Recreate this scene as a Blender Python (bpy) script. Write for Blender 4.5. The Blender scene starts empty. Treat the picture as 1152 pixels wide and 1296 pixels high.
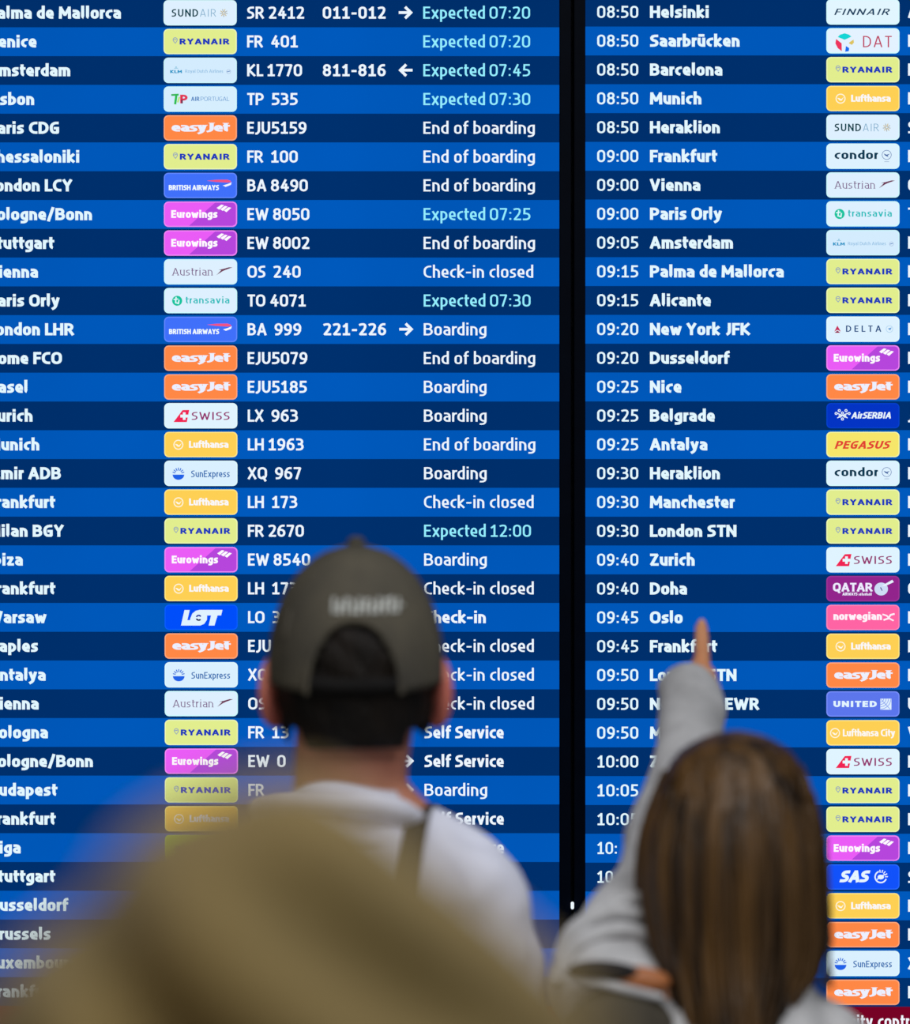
import bpy, bmesh, math, random
from mathutils import Vector, Matrix
random.seed(4)
R = math.radians
SC = bpy.context.scene
COL = SC.collection

# ---------------------------------------------------------------- camera
EYE = 1.80            # camera height
FPX = 5333.0          # focal length in pixels of a 1152 wide frame
BOARD = 6.0           # distance of the departure boards
cam_data = bpy.data.cameras.new('camera')
cam_data.sensor_fit = 'HORIZONTAL'
cam_data.sensor_width = 24.0
cam_data.lens = FPX / 1152.0 * 24.0
cam_data.clip_start = 0.05
cam_data.dof.use_dof = True
cam_data.dof.focus_distance = BOARD
cam_data.dof.aperture_fstop = cam_data.lens / 40.0
cam = bpy.data.objects.new('camera', cam_data)
COL.objects.link(cam)
cam.location = (0, 0, EYE)
cam.rotation_euler = (R(90), 0, 0)
SC.camera = cam

# ---------------------------------------------------------------- light, exposure
SC.view_settings.view_transform = 'Standard'
SC.view_settings.look = 'None'
SC.view_settings.exposure = 0.0
SC.view_settings.gamma = 1.0
SC.view_settings.use_curve_mapping = False
world = bpy.data.worlds.new('hall_ambient')
SC.world = world
world.use_nodes = True
bg = world.node_tree.nodes['Background']
bg.inputs['Color'].default_value = (0.93, 0.96, 1.0, 1)
bg.inputs['Strength'].default_value = 0.13

def area(name, loc, rot, sx, sy, power, col):
    d = bpy.data.lights.new(name, 'AREA')
    d.shape = 'RECTANGLE'; d.size = sx; d.size_y = sy
    d.energy = power; d.color = col
    o = bpy.data.objects.new(name, d); COL.objects.link(o)
    o.location = loc; o.rotation_euler = rot
    return o
area('hall_light', (0.4, 2.3, 4.3), (R(-8), 0, 0), 2.4, 2.0, 88, (0.97, 0.98, 1.0))
area('hall_light', (1.5, 0.6, 3.9), (R(38), R(12), 0), 1.6, 1.2, 44, (0.95, 0.97, 1.0))
area('hall_light', (-1.9, 0.3, 3.3), (R(46), R(-30), 0), 1.2, 1.0, 16, (1.0, 0.86, 0.66))

# ---------------------------------------------------------------- materials
def lin(c):
    c = c / 255.0
    return c / 12.92 if c <= 0.04045 else ((c + 0.055) / 1.055) ** 2.4
def rgb(c): return (lin(c[0]), lin(c[1]), lin(c[2]), 1.0)
_em = {}
def glow(c):
    """light given off by the screen in one colour"""
    key = tuple(c)
    if key in _em: return _em[key]
    m = bpy.data.materials.new('screen_light_%02x%02x%02x' % key)
    m.use_nodes = True
    nt = m.node_tree; nt.nodes.clear()
    e = nt.nodes.new('ShaderNodeEmission'); o = nt.nodes.new('ShaderNodeOutputMaterial')
    e.inputs[0].default_value = rgb(c); e.inputs[1].default_value = 1.0
    nt.links.new(e.outputs[0], o.inputs[0])
    _em[key] = m
    return m
def backlit(name, c):
    """screen background: fine cell structure and uneven backlight"""
    m = bpy.data.materials.new(name); m.use_nodes = True
    nt = m.node_tree; nt.nodes.clear()
    N = nt.nodes.new; L = nt.links.new
    e = N('ShaderNodeEmission'); o = N('ShaderNodeOutputMaterial')
    tc = N('ShaderNodeTexCoord'); n = N('ShaderNodeTexNoise')
    n.inputs['Scale'].default_value = 3.0; n.inputs['Detail'].default_value = 3.0
    mr = N('ShaderNodeMapRange')
    mr.inputs['To Min'].default_value = 0.93; mr.inputs['To Max'].default_value = 1.10
    mr.inputs['From Min'].default_value = 0.25; mr.inputs['From Max'].default_value = 0.75
    L(tc.outputs['Object'], n.inputs['Vector']); L(n.outputs['Fac'], mr.inputs['Value'])
    e.inputs[0].default_value = rgb(c)
    L(mr.outputs[0], e.inputs[1]); L(e.outputs[0], o.inputs[0])
    return m
def mat(name, c, rough=0.7, c2=None, scale=8, stretch=(1, 1, 1), bump=0.0, bscale=60, spec=0.5,
        sheen=0.0, sss=0.0, metal=0.0, detail=4):
    m = bpy.data.materials.new(name); m.use_nodes = True
    nt = m.node_tree; b = nt.nodes['Principled BSDF']
    N = nt.nodes.new; L = nt.links.new
    b.inputs['Base Color'].default_value = rgb(c)
    b.inputs['Roughness'].default_value = rough
    b.inputs['Specular IOR Level'].default_value = spec
    b.inputs['Metallic'].default_value = metal
    b.inputs['Sheen Weight'].default_value = sheen
    if sss:
        b.inputs['Subsurface Weight'].default_value = sss
        b.inputs['Subsurface Scale'].default_value = 0.02
        b.inputs['Subsurface Radius'].default_value = (1.0, 0.4, 0.2)
    tc = N('ShaderNodeTexCoord'); mp = N('ShaderNodeMapping')
    mp.inputs['Scale'].default_value = stretch
    L(tc.outputs['Object'], mp.inputs['Vector'])
    if c2:
        n = N('ShaderNodeTexNoise'); n.inputs['Scale'].default_value = scale
        n.inputs['Detail'].default_value = detail
        r = N('ShaderNodeValToRGB')
        r.color_ramp.elements[0].position = 0.35; r.color_ramp.elements[0].color = rgb(c)
        r.color_ramp.elements[1].position = 0.65; r.color_ramp.elements[1].color = rgb(c2)
        L(mp.outputs[0], n.inputs['Vector']); L(n.outputs['Fac'], r.inputs[0])
        L(r.outputs[0], b.inputs['Base Color'])
    if bump:
        n2 = N('ShaderNodeTexNoise'); n2.inputs['Scale'].default_value = bscale
        n2.inputs['Detail'].default_value = 5
        bp = N('ShaderNodeBump'); bp.inputs['Strength'].default_value = bump
        bp.inputs['Distance'].default_value = 0.01
        L(mp.outputs[0], n2.inputs['Vector']); L(n2.outputs['Fac'], bp.inputs['Height'])
        L(bp.outputs[0], b.inputs['Normal'])
    return m

M = {
 'floor': mat('terrazzo_floor', (120, 118, 114), 0.35, (136, 134, 130), 40),
 'wall': mat('dark_wall_panel', (38, 42, 52), 0.6, (44, 48, 58), 5),
 'ceiling': mat('pale_ceiling', (190, 190, 188), 0.8, (180, 180, 178), 6),
 'bezel': mat('black_bezel', (0, 5, 20), 0.45, (0, 8, 24), 30, spec=0.05),
 'skin': mat('skin', (205, 138, 112), 0.5, (190, 120, 98), 14, sss=0.15, bump=0.05),
 'ear': mat('ear_skin', (214, 128, 108), 0.5, (196, 106, 92), 20, sss=0.2),
 'skin_pale': mat('pale_skin', (224, 158, 116), 0.5, (214, 146, 104), 14, sss=0.15, bump=0.05),
 'dark_hair': mat('dark_hair', (8, 6, 5), 0.6, (24, 16, 9), 22, (1, 1, 0.4), 0.6, 160, 0.25),
 'cap': mat('cap_cotton', (74, 71, 64), 0.9, (92, 87, 75), 12, bump=0.12, bscale=260, spec=0.15),
 'cap_dark': mat('cap_strap', (17, 16, 16), 0.85, (22, 21, 21), 30, spec=0.2),
 'thread': mat('pale_thread', (215, 218, 214), 0.7, (190, 194, 190), 120, bump=0.3, bscale=200),
 'shirt': mat('white_cotton', (222, 225, 244), 0.85, (230, 233, 250), 12, bump=0.25, bscale=18, spec=0.2, sheen=0.1),
 'denim': mat('dark_denim', (36, 44, 62), 0.85, (46, 54, 74), 60, bump=0.2, bscale=200),
 'leather': mat('black_leather', (22, 21, 22), 0.5, (30, 29, 30), 40, bump=0.1),
 'sole': mat('rubber_sole', (205, 203, 198), 0.7, (190, 188, 184), 20),
 'jersey': mat('grey_marl_jersey', (172, 172, 174), 0.95, (196, 196, 198), 22, bump=0.3, bscale=30, spec=0.1, sheen=0.15),
 'skin_shaded': mat('shaded_skin', (176, 108, 62), 0.55, (164, 98, 54), 14),  # darker copy of her skin, shade put into the colour
 'taupe': mat('taupe_cloth', (66, 62, 54), 0.9, (76, 71, 62), 30, spec=0.1),
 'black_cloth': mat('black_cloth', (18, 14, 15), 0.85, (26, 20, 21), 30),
 'brown_hair': mat('brown_hair', (30, 19, 8), 0.42, (96, 68, 34), 5.5, (9, 9, 0.4), 0.5, 14, 0.36, detail=4),
 'khaki': mat('khaki_wool', (118, 100, 60), 0.95, (98, 84, 50), 9, bump=0.3, bscale=40, spec=0.1, sheen=0.1),
 'eye_white': mat('eye_white', (232, 228, 222), 0.25, (226, 220, 214), 20),
 'iris': mat('brown_iris', (54, 34, 20), 0.2, (40, 24, 14), 60),
 'lips': mat('lips', (176, 92, 84), 0.45, (164, 82, 76), 30),
}

# ---------------------------------------------------------------- object helpers
def empty(name, loc, label=None, cat=None, group=None):
    o = bpy.data.objects.new(name, None); COL.objects.link(o)
    o.location = loc; o.empty_display_size = 0.05
    if label: o['label'] = label
    if cat: o['category'] = cat
    if group: o['group'] = group
    return o
def link(name, me, parent=None, loc=(0, 0, 0)):
    o = bpy.data.objects.new(name, me); COL.objects.link(o)
    o.location = loc
    if parent is not None: o.parent = parent
    return o
def from_bm(name, bm, m, parent=None, loc=(0, 0, 0), smooth=True):
    bmesh.ops.recalc_face_normals(bm, faces=bm.faces)
    me = bpy.data.meshes.new(name); bm.to_mesh(me); bm.free()
    for p in me.polygons: p.use_smooth = smooth
    me.materials.append(m)
    return link(name, me, parent, loc)
def box(bm, x0, x1, y0, y1, z0, z1):
    v = [bm.verts.new((x, y, z)) for x in (x0, x1) for y in (y0, y1) for z in (z0, z1)]
    for f in ((0, 1, 3, 2), (4, 6, 7, 5), (0, 4, 5, 1), (2, 3, 7, 6), (0, 2, 6, 4), (1, 5, 7, 3)):
        bm.faces.new([v[i] for i in f])
def ellipsoid(bm, c, r, rot=None, seg=24, rings=16):
    mtx = Matrix.Translation(c)
    if rot: mtx = mtx @ rot
    mtx = mtx @ Matrix.Diagonal((r[0], r[1], r[2], 1))
    bmesh.ops.create_uvsphere(bm, u_segments=seg, v_segments=rings, radius=1, matrix=mtx)
def loft(bm, rings, seg=32, cap=True):
    """rings: (centre, rx, ry) stacked along z, elliptical with soft square corners"""
    prev = None; first = None
    for (c, rx, ry) in rings:
        vs = []
        for i in range(seg):
            a = 2 * math.pi * i / seg
            ca, sa = math.cos(a), math.sin(a)
            p = 0.88
            vs.append(bm.verts.new((c[0] + rx * math.copysign(abs(ca) ** p, ca),
                                    c[1] + ry * math.copysign(abs(sa) ** p, sa), c[2])))
        if prev:
            for i in range(seg):
                bm.faces.new((prev[i], prev[(i + 1) % seg], vs[(i + 1) % seg], vs[i]))
        else: first = vs
        prev = vs
    if cap:
        bm.faces.new(list(reversed(first))); bm.faces.new(prev)
def catmull(P, n=6):
    out = []
    for i in range(len(P) - 1):
        p0 = P[max(i - 1, 0)]; p1 = P[i]; p2 = P[i + 1]; p3 = P[min(i + 2, len(P) - 1)]
        for k in range(n):
            t = k / n
            out.append([0.5 * (2 * b + (c - a) * t + (2 * a - 5 * b + 4 * c - d) * t * t + (3 * b - a - 3 * c + d) * t ** 3)
                        for a, b, c, d in zip(p0, p1, p2, p3)])
    out.append(list(P[-1]))
    return out
def tube(bm, pts, seg=20, flat=1.0, n=5, fn=None):
    """pts: (x,y,z,r) control points; smooth tapering limb with rounded ends"""
    P = catmull([list(p) for p in pts], n)
    V = [Vector(p[:3]) for p in P]
    up = Vector((0.13, -0.9, 0.21)).normalized()
    rings = []
    def ring(c, t, r, k):
        nonlocal up
        s = t.cross(up)
        if s.length < 1e-4: s = t.cross(Vector((1, 0, 0)))
        s.normalize(); u = s.cross(t).normalized(); up = u
        rr = []
        for i in range(seg):
            a = 2 * math.pi * i / seg
            q = r * (fn(k, a) if fn else 1.0)
            rr.append(bm.verts.new(c + s * math.cos(a) * q + u * math.sin(a) * q * flat))
        rings.append(rr)
    m = len(P)
    t0 = (V[1] - V[0]).normalized(); t1 = (V[-1] - V[-2]).normalized()
    for q in (0.95, 0.7, 0.35): ring(V[0] - t0 * P[0][3] * q * 0.9, t0, P[0][3] * math.sqrt(1 - q * q), 0)
    for i in range(m):
        t = (V[min(i + 1, m - 1)] - V[max(i - 1, 0)]).normalized()
        ring(V[i], t, P[i][3], i / (m - 1))
    for q in (0.35, 0.7, 0.95): ring(V[-1] + t1 * P[-1][3] * q * 0.9, t1, P[-1][3] * math.sqrt(1 - q * q), 1)
    for a, b in zip(rings, rings[1:]):
        for i in range(seg):
            bm.faces.new((a[i], a[(i + 1) % seg], b[(i + 1) % seg], b[i]))
    bm.faces.new(list(reversed(rings[0]))); bm.faces.new(rings[-1])
def fuse(o, voxel=0.006, smooth=6, folds=0.0, fsize=0.1, seed=0):
    """one continuous surface out of overlapping volumes"""
    r = o.modifiers.new('fuse', 'REMESH'); r.mode = 'VOXEL'; r.voxel_size = voxel; r.use_smooth_shade = True
    s = o.modifiers.new('soften', 'SMOOTH'); s.factor = 0.6; s.iterations = smooth
    if folds:
        t = bpy.data.textures.new('folds', 'CLOUDS'); t.noise_scale = fsize; t.noise_depth = 1
        d = o.modifiers.new('folds', 'DISPLACE'); d.texture = t; d.strength = folds; d.mid_level = 0.5
        d.texture_coords = 'LOCAL'
    return o
def PX(px, py, d):
    """place in the hall seen at a given spot of the view from distance d"""
    return Vector(((px - 576) * d / FPX, d, EYE - (py - 648) * d / FPX))

# ---------------------------------------------------------------- setting
def slab(name, x0, x1, y0, y1, z0, z1, m):
    bm = bmesh.new(); box(bm, x0, x1, y0, y1, z0, z1)
    o = from_bm(name, bm, m, smooth=False); o['kind'] = 'structure'; return o
slab('floor', -6, 6, -3, 6.6, -0.1, 0.0, M['floor'])
slab('wall_back', -6, 6, 6.12, 6.3, 0.0, 5.0, M['wall'])
slab('ceiling', -6, 6, -3, 6.6, 5.0, 5.1, M['ceiling'])

# ---------------------------------------------------------------- lettering (own stroke alphabet)
# widths and strokes on a 100 unit cap height; "C" is a closed rounded frame; "x,y,r" rounds that corner
G = {
'0': (62, ['C0,0,62,100,29']),
'1': (56, ['4,80 32,100 32,0', '4,0 56,0']),
'2': (58, ['2,96 14,100,8 55,100,25 55,60,26 2,0,3 58,0']),
'3': (58, ['3,100 53,100,23 53,53,20 20,53', '20,53 58,53,24 58,0,26 1,0']),
'4': (64, ['40,100 2,28 64,28', '47,58 47,0']),
'5': (58, ['54,100 8,100 6,56 58,56,26 58,0,28 2,0']),
'6': (60, ['52,100 26,100,12 0,66,34 0,0,28 60,0,27 60,60,27 2,60']),
'7': (56, ['0,100 56,100 20,0']),
'8': (60, ['C3,54,57,100,22', 'C0,0,60,54,25']),
'9': (60, ['8,0 34,0,12 60,34,34 60,100,28 0,100,27 0,40,27 58,40']),
'A': (70, ['0,0 32,100 38,100 70,0', '12,28 58,28']),
'B': (62, ['0,0 0,100 56,100,22 56,53,20 0,53', '0,53 62,53,24 62,0,26 0,0']),
'C': (54, ['54,100 0,100,36 0,0,36 54,0']),
'D': (66, ['0,0 0,100 66,100,38 66,0,38 0,0 0,8']),
'E': (50, ['50,100 0,100 0,0 50,0', '0,52 44,52']),
'F': (49, ['49,100 0,100 0,0', '0,49 43,49']),
'G': (62, ['56,100 0,100,36 0,0,36 60,0,4 60,46 38,46']),
'H': (66, ['0,0 0,100', '66,0 66,100', '0,51 66,51']),
'I': (20, ['10,0 10,100']),
'J': (36, ['34,100 34,0,24 0,-6']),
'K': (62, ['0,0 0,100', '58,100 6,52 62,0']),
'L': (48, ['0,100 0,0 48,0']),
'M': (82, ['0,0 3,100 41,26 79,100 82,0']),
'N': (66, ['0,0 0,100 66,0 66,100']),
'O': (70, ['C0,0,70,100,35']),
'P': (60, ['0,0 0,100 60,100,28 60,42,28 0,42']),
'Q': (70, ['C0,0,70,100,35', '44,12 64,-18']),
'R': (62, ['0,0 0,100 57,100,26 57,46,26 0,46', '30,46 62,0']),
'S': (54, ['51,100 2,100,28 2,54,26 54,49,26 54,0,28 1,0']),
'T': (56, ['0,100 56,100', '28,100 28,0']),
'U': (64, ['0,100 0,0,32 64,0,32 64,100']),
'V': (66, ['0,100 31,0 35,0 66,100']),
'W': (98, ['0,100 23,0 26,0 49,88 72,0 75,0 98,100']),
'X': (64, ['0,0 62,100', '2,100 64,0']),
'Y': (62, ['0,100 31,46 62,100', '31,46 31,0']),
'Z': (56, ['1,100 55,100 0,0 56,0']),
'a': (48, ['5,75 48,75,22 48,0', '48,42 0,44,20 0,0,20 48,0']),
'b': (50, ['0,108 0,0 50,0,27 50,75,27 0,75']),
'c': (42, ['42,75 0,75,30 0,0,30 42,0']),
'd': (50, ['50,108 50,0 0,0,27 0,75,27 50,75']),
'e': (49, ['2,33 49,33 49,75,26 0,75,29 0,0,29 45,0']),
'f': (35, ['36,108 10,108,22 10,0', '0,75 33,75']),
'g': (50, ['50,0 0,0,27 0,75,27 50,75 50,-26,24 4,-26']),
'h': (49, ['0,108 0,0', '0,75 49,75,26 49,0']),
'i': (18, ['9,75 9,0', '9,103 9,104']),
'j': (22, ['14,75 14,-26,14 0,-26', '14,103 14,104']),
'k': (48, ['0,108 0,0', '46,75 5,38 48,0']),
'l': (23, ['3,108 3,0,14 23,0']),
'm': (78, ['0,75 0,0', '0,75 39,75,20 39,0', '34,75 78,75,22 78,0']),
'n': (49, ['0,75 0,0', '0,75 49,75,26 49,0']),
'o': (51, ['C0,0,51,75,26']),
'p': (50, ['0,-26 0,75 50,75,27 50,0,27 0,0']),
'q': (50, ['50,-26 50,75 0,75,27 0,0,27 50,0']),
'r': (34, ['0,75 0,0', '0,44 2,75,24 34,75']),
's': (42, ['40,75 1,75,20 1,40,18 42,36,18 42,0,20 0,0']),
't': (34, ['9,98 9,0,20 34,0', '0,75 33,75']),
'u': (49, ['0,75 0,0,26 49,0,26', '49,75 49,0']),
'v': (50, ['0,75 23,0 27,0 50,75']),
'w': (76, ['0,75 18,0 20,0 38,66 56,0 58,0 76,75']),
'x': (50, ['0,0 49,75', '1,75 50,0']),
'y': (50, ['0,75 24,4', '50,75 22,-18,14 2,-26']),
'z': (44, ['1,75 43,75 0,0 44,0']),
'ü': (49, ['0,75 0,0,26 49,0,26', '49,75 49,0', '9,104 9,104.5', '40,104 40,104.5']),
'-': (38, ['2,42 36,42']),
':': (20, ['10,4 10,5', '10,62 10,63']),
'.': (18, ['9,1 9,2']),
'/': (44, ['0,-10 44,108']),
'>': (100, ['0,48 92,48', '54,92 98,48 54,4']),
'<': (100, ['100,48 8,48', '46,92 2,48 46,4']),
}
def rounded(pts, closed=False, n=5):
    out = []
    m = len(pts)
    for i, (x, y, r) in enumerate(pts):
        p = Vector((x, y))
        if r <= 0 or (not closed and i in (0, m - 1)):
            out.append(p); continue
        a = Vector(pts[i - 1][:2]); b = Vector(pts[(i + 1) % m][:2])
        la = (a - p).length; lb = (b - p).length
        fa = 0.5 if (pts[i - 1][2] > 0 and (closed or i - 1 > 0)) else 1.0
        fb = 0.5 if (pts[(i + 1) % m][2] > 0 and (closed or i + 1 < m - 1)) else 1.0
        ra = min(r, la * fa); rb = min(r, lb * fb)
        A = p + (a - p).normalized() * ra; B = p + (b - p).normalized() * rb
        for k in range(n + 1):
            t = k / n
            c1 = A.lerp(p, 0.58); c2 = B.lerp(p, 0.58)
            q = A * (1 - t) ** 3 + c1 * 3 * t * (1 - t) ** 2 + c2 * 3 * t * t * (1 - t) + B * t ** 3
            if not out or (out[-1] - q).length > 1e-3: out.append(q)
    return out
def ribbon(path, w, closed=False, con=1.0, inner=(False, False)):
    """centre line to stroked quads -> verts, faces; con thins the horizontals"""
    if not closed:
        for i in range(1, len(path) - 1):
            a = (path[i] - path[i - 1]).normalized(); b = (path[i + 1] - path[i]).normalized()
            if a.dot(b) < -0.15:      # sharp turn: two separate strokes
                v1, f1 = ribbon(path[:i + 1], w, False, con, (inner[0], True))
                v2, f2 = ribbon(path[i:], w, False, con, (True, inner[1]))
                return v1 + v2, f1 + [tuple(k + len(v1) for k in f) for f in f2]
    if closed and (path[0] - path[-1]).length < 1e-3: path = path[:-1]
    m = len(path); h = w / 2
    vs = []; fs = []
    if not closed:
        d0 = (path[0] - path[1]).normalized(); d1 = (path[-1] - path[-2]).normalized()
        e0 = h if (not inner[0] or abs(d0.y) > 0.97) else h * 0.45
        e1 = h if (not inner[1] or abs(d1.y) > 0.97) else h * 0.45
        if abs(d0.y) > 0.5: e0 *= con
        if abs(d1.y) > 0.5: e1 *= con
        path = [path[0] + d0 * e0] + list(path[1:-1]) + [path[-1] + d1 * e1]
    for i in range(m):
        p = path[i]
        a = path[i - 1] if (closed or i > 0) else None
        b = path[(i + 1) % m] if (closed or i < m - 1) else None
        d_in = (p - a).normalized() if a is not None else (b - p).normalized()
        d_out = (b - p).normalized() if b is not None else d_in
        n0 = Vector((-d_in.y, d_in.x)); n1 = Vector((-d_out.y, d_out.x))
        nn = n0 + n1
        if nn.length < 1e-3: nn = n0
        nn.normalize()
        k = min(1.0 / max(nn.dot(n0), 0.2), 1.55)
        off = Vector((nn.x, nn.y * con)) * h * k
        vs += [p + off, p - off]
    for i in range(m if closed else m - 1):
        j = (i + 1) % m
        fs.append((2 * i, 2 * i + 1, 2 * j + 1, 2 * j))
    return vs, fs
_gc = {}
def grow(w): return max(0.0, w - 16) * 1.3
def glyph(ch, w, serif, con=0.9):
    key = (ch, w, serif, con)
    if key in _gc: return _gc[key]
    W0, strokes = G[ch]
    W = W0 + grow(w); wy = w * con
    low = ch.islower() or ch == 'ü'
    def my(y):
        if low:
            K = [(-26, -26 + wy / 2), (0, wy / 2), (75, 75 - wy / 2), (108, 108 - wy / 2)]
        else:
            K = [(-26, -26 + wy / 2), (0, wy / 2), (100, 100 - wy / 2), (108, 108 - wy / 2)]
        for (a, fa), (b, fb) in zip(K, K[1:]):
            if y <= b: return fa + (y - a) * (fb - fa) / (b - a)
        return y - wy / 2
    def mx(x): return w / 2 + x * (W - w) / W0
    V = []; F = []
    for s in strokes:
        if s[0] == 'C':
            x0, y0, x1, y1, r = [float(t) for t in s[1:].split(',')]
            x0, x1, y0, y1 = mx(x0), mx(x1), my(y0), my(y1)
            r = min(r, (x1 - x0) / 2)
            pts = [(x0, y0, r), (x1, y0, r), (x1, y1, r), (x0, y1, r)]
            v, f = ribbon(rounded(pts, True), w, True, con)
            ends = []
        else:
            pts = []
            for t in s.split():
                q = [float(k) for k in t.split(',')]
                pts.append((mx(q[0]), my(q[1]), q[2] if len(q) > 2 else 0))
            path = rounded(pts)
            v, f = ribbon(path, w, False, con)
            ends = [(path[0], path[1]), (path[-1], path[-2])]
        o = len(V); V += v; F += [tuple(i + o for i in q) for q in f]
        if serif:
            for e, prev in ends:
                d = (e - prev)
                if d.length > 12 and abs(d.y) > abs(d.x) * 0.8:
                    yy = e.y + math.copysign(w * 0.2, d.y); t = serif
                    if (yy > 60 and low) or not low or yy < 20:
                        o = len(V)
                        V += [Vector((e.x - w * 0.5 - t, yy - t * 0.35)), Vector((e.x + w * 0.5 + t, yy - t * 0.35)),
                              Vector((e.x + w * 0.5 + t, yy + t * 0.35)), Vector((e.x - w * 0.5 - t, yy + t * 0.35))]
                        F.append((o, o + 1, o + 2, o + 3))
    _gc[key] = (W, V, F)
    return _gc[key]
KERN = {'r': -9, 't': -4, 'l': -4, 'f': -4, 'L': -5, 'c': -2, 'T': -3, 'F': -4}
def text_width(s, w, sp=11, space=30):
    x = 0
    for ch in s: x += space if ch == ' ' else G[ch][0] + grow(w) + sp + KERN.get(ch, 0)
    return x - sp

U = 1.0 / 888.9        # metres per screen unit
class Print:
    """flat shapes of the screen image; x right, y down in screen units, layer in steps of 0.3 mm"""
    def __init__(s): s.v = []; s.f = []; s.m = []; s.mats = []
    def mi(s, m):
        if m not in s.mats: s.mats.append(m)
        return s.mats.index(m)
    def add(s, pts, faces, m, layer):
        o = len(s.v); i = s.mi(m)
        s.v += [(p[0] * U, -layer * 0.0003, -p[1] * U) for p in pts]
        s.f += [tuple(k + o for k in f) for f in faces]; s.m += [i] * len(faces)
    def poly(s, pts, c, layer=3):
        s.add(pts, [tuple(range(len(pts)))], glow(c), layer)
    def rect(s, x0, y0, x1, y1, c, layer=3): s.poly([(x0, y1), (x1, y1), (x1, y0), (x0, y0)], c, layer)
    def rrect(s, x0, y0, x1, y1, r, c, layer=2):
        p = []
        for cx, cy, a0 in ((x1 - r, y1 - r, 0), (x0 + r, y1 - r, 90), (x0 + r, y0 + r, 180), (x1 - r, y0 + r, 270)):
            for k in range(7):
                a = R(a0 + 15 * k); p.append((cx + r * math.cos(a), cy + r * math.sin(a)))
        s.poly(p, c, layer)
    def disc(s, cx, cy, r, c, layer=3, ry=None, a0=0, a1=360):
        ry = ry or r; n = 24
        p = [(cx + r * math.cos(R(a0 + (a1 - a0) * k / n)), cy + ry * math.sin(R(a0 + (a1 - a0) * k / n))) for k in range(n + (0 if a1 - a0 == 360 else 1))]
        s.poly(p, c, layer)
    def ring(s, cx, cy, r, w, c, layer=3, a0=0, a1=360):
        n = 24; pts = []; f = []
        for k in range(n + 1):
            a = R(a0 + (a1 - a0) * k / n)
            pts += [(cx + (r + w / 2) * math.cos(a), cy + (r + w / 2) * math.sin(a)),
                    (cx + (r - w / 2) * math.cos(a), cy + (r - w / 2) * math.sin(a))]
            if k: f.append((2 * k - 2, 2 * k - 1, 2 * k + 1, 2 * k))
        s.add(pts, f, glow(c), layer)
    def line(s, pts, w, c, layer=3):
        v, f = ribbon([Vector(p) for p in pts], w); s.add(v, f, glow(c), layer)
    def text(s, t, x, base, cap, w, c, layer=3, x1=None, serif=0, shear=0.0, sp=11, space=30, xs=1.0, con=0.9):
        k = cap / 100.0
        if x1 is not None: xs = (x1 - x) / (text_width(t, w, sp, space) * k)
        cx = 0; m = glow(c)
        for ch in t:
            if ch == ' ': cx += space; continue
            W, V, F = glyph(ch, w, serif, con)
            s.add([(x + (cx + p.x) * k * xs + p.y * k * shear, base - p.y * k) for p in V], F, m, layer)
            cx += W + sp + KERN.get(ch, 0)
        return x + (cx - sp) * k * xs
    def build(s, name, parent, loc):
        me = bpy.data.meshes.new(name); me.from_pydata(s.v, [], s.f)
        for m in s.mats: me.materials.append(m)
        me.polygons.foreach_set('material_index', s.m); me.update()
        return link(name, me, parent, loc)

# ---------------------------------------------------------------- airline badges, 92 x 31.5 units, drawn about (0,0)-(92,31.5)
WH = (222, 240, 255)
def plate(p, c, rim=None):
    rim = rim or tuple(int(v + (255 - v) * 0.35) for v in c)
    p.rrect(-0.3, -0.3, 92.3, 31.8, 5.8, rim, 2); p.rrect(1.1, 1.1, 90.9, 30.4, 4.6, c, 3)
def b_sund(p):
    plate(p, WH, (215, 250, 255))
    x = p.text('SUND', 10, 20.8, 9.6, 17, (14, 66, 76), 5, x1=43.5, sp=20)
    p.text('AIR', 46, 20.8, 9.6, 9, (120, 168, 200), 5, x1=66, sp=22)
    for k in range(9):
        a = R(k * 40 + 10); c = (206, 186, 130) if k % 2 else (170, 170, 160)
        p.line([(76 + 1.6 * math.cos(a), 16 + 1.6 * math.sin(a)), (76 + 4.4 * math.cos(a), 16 + 4.6 * math.sin(a))], 1.0, c, 5)
def b_ryan(p):
    plate(p, (226, 238, 142), (236, 250, 178))
    p.ring(14.4, 13.6, 2.6, 1.0, (140, 160, 190), 5, 150, 400); p.line([(12.4, 15.4), (14.6, 18.0), (16.6, 15.2)], 0.9, (140, 160, 190), 5)
    p.line([(13, 13.6), (15.6, 13.2)], 0.9, (120, 140, 200), 5)
    p.text('RYANAIR', 20, 19.6, 7.6, 25, (32, 58, 186), 5, x1=83, sp=14)
def b_klm(p):
    plate(p, (212, 236, 254), (205, 248, 255))
    p.text('KLM', 8, 19.4, 3.9, 26, (40, 150, 200), 5, x1=23)
    p.rect(13, 12.8, 18, 13.7, (150, 200, 226), 5); p.disc(15.5, 11.8, 1.0, (150, 200, 226), 5)
    p.text('Royal Dutch Airlines', 27, 19.0, 4.2, 13, (138, 186, 224), 5, x1=75)
    p.ring(82, 17.4, 2.6, 0.5, (160, 180, 216), 5); p.line([(80.4, 17.6), (83.4, 16.8)], 0.9, (90, 130, 190), 5)
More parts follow.
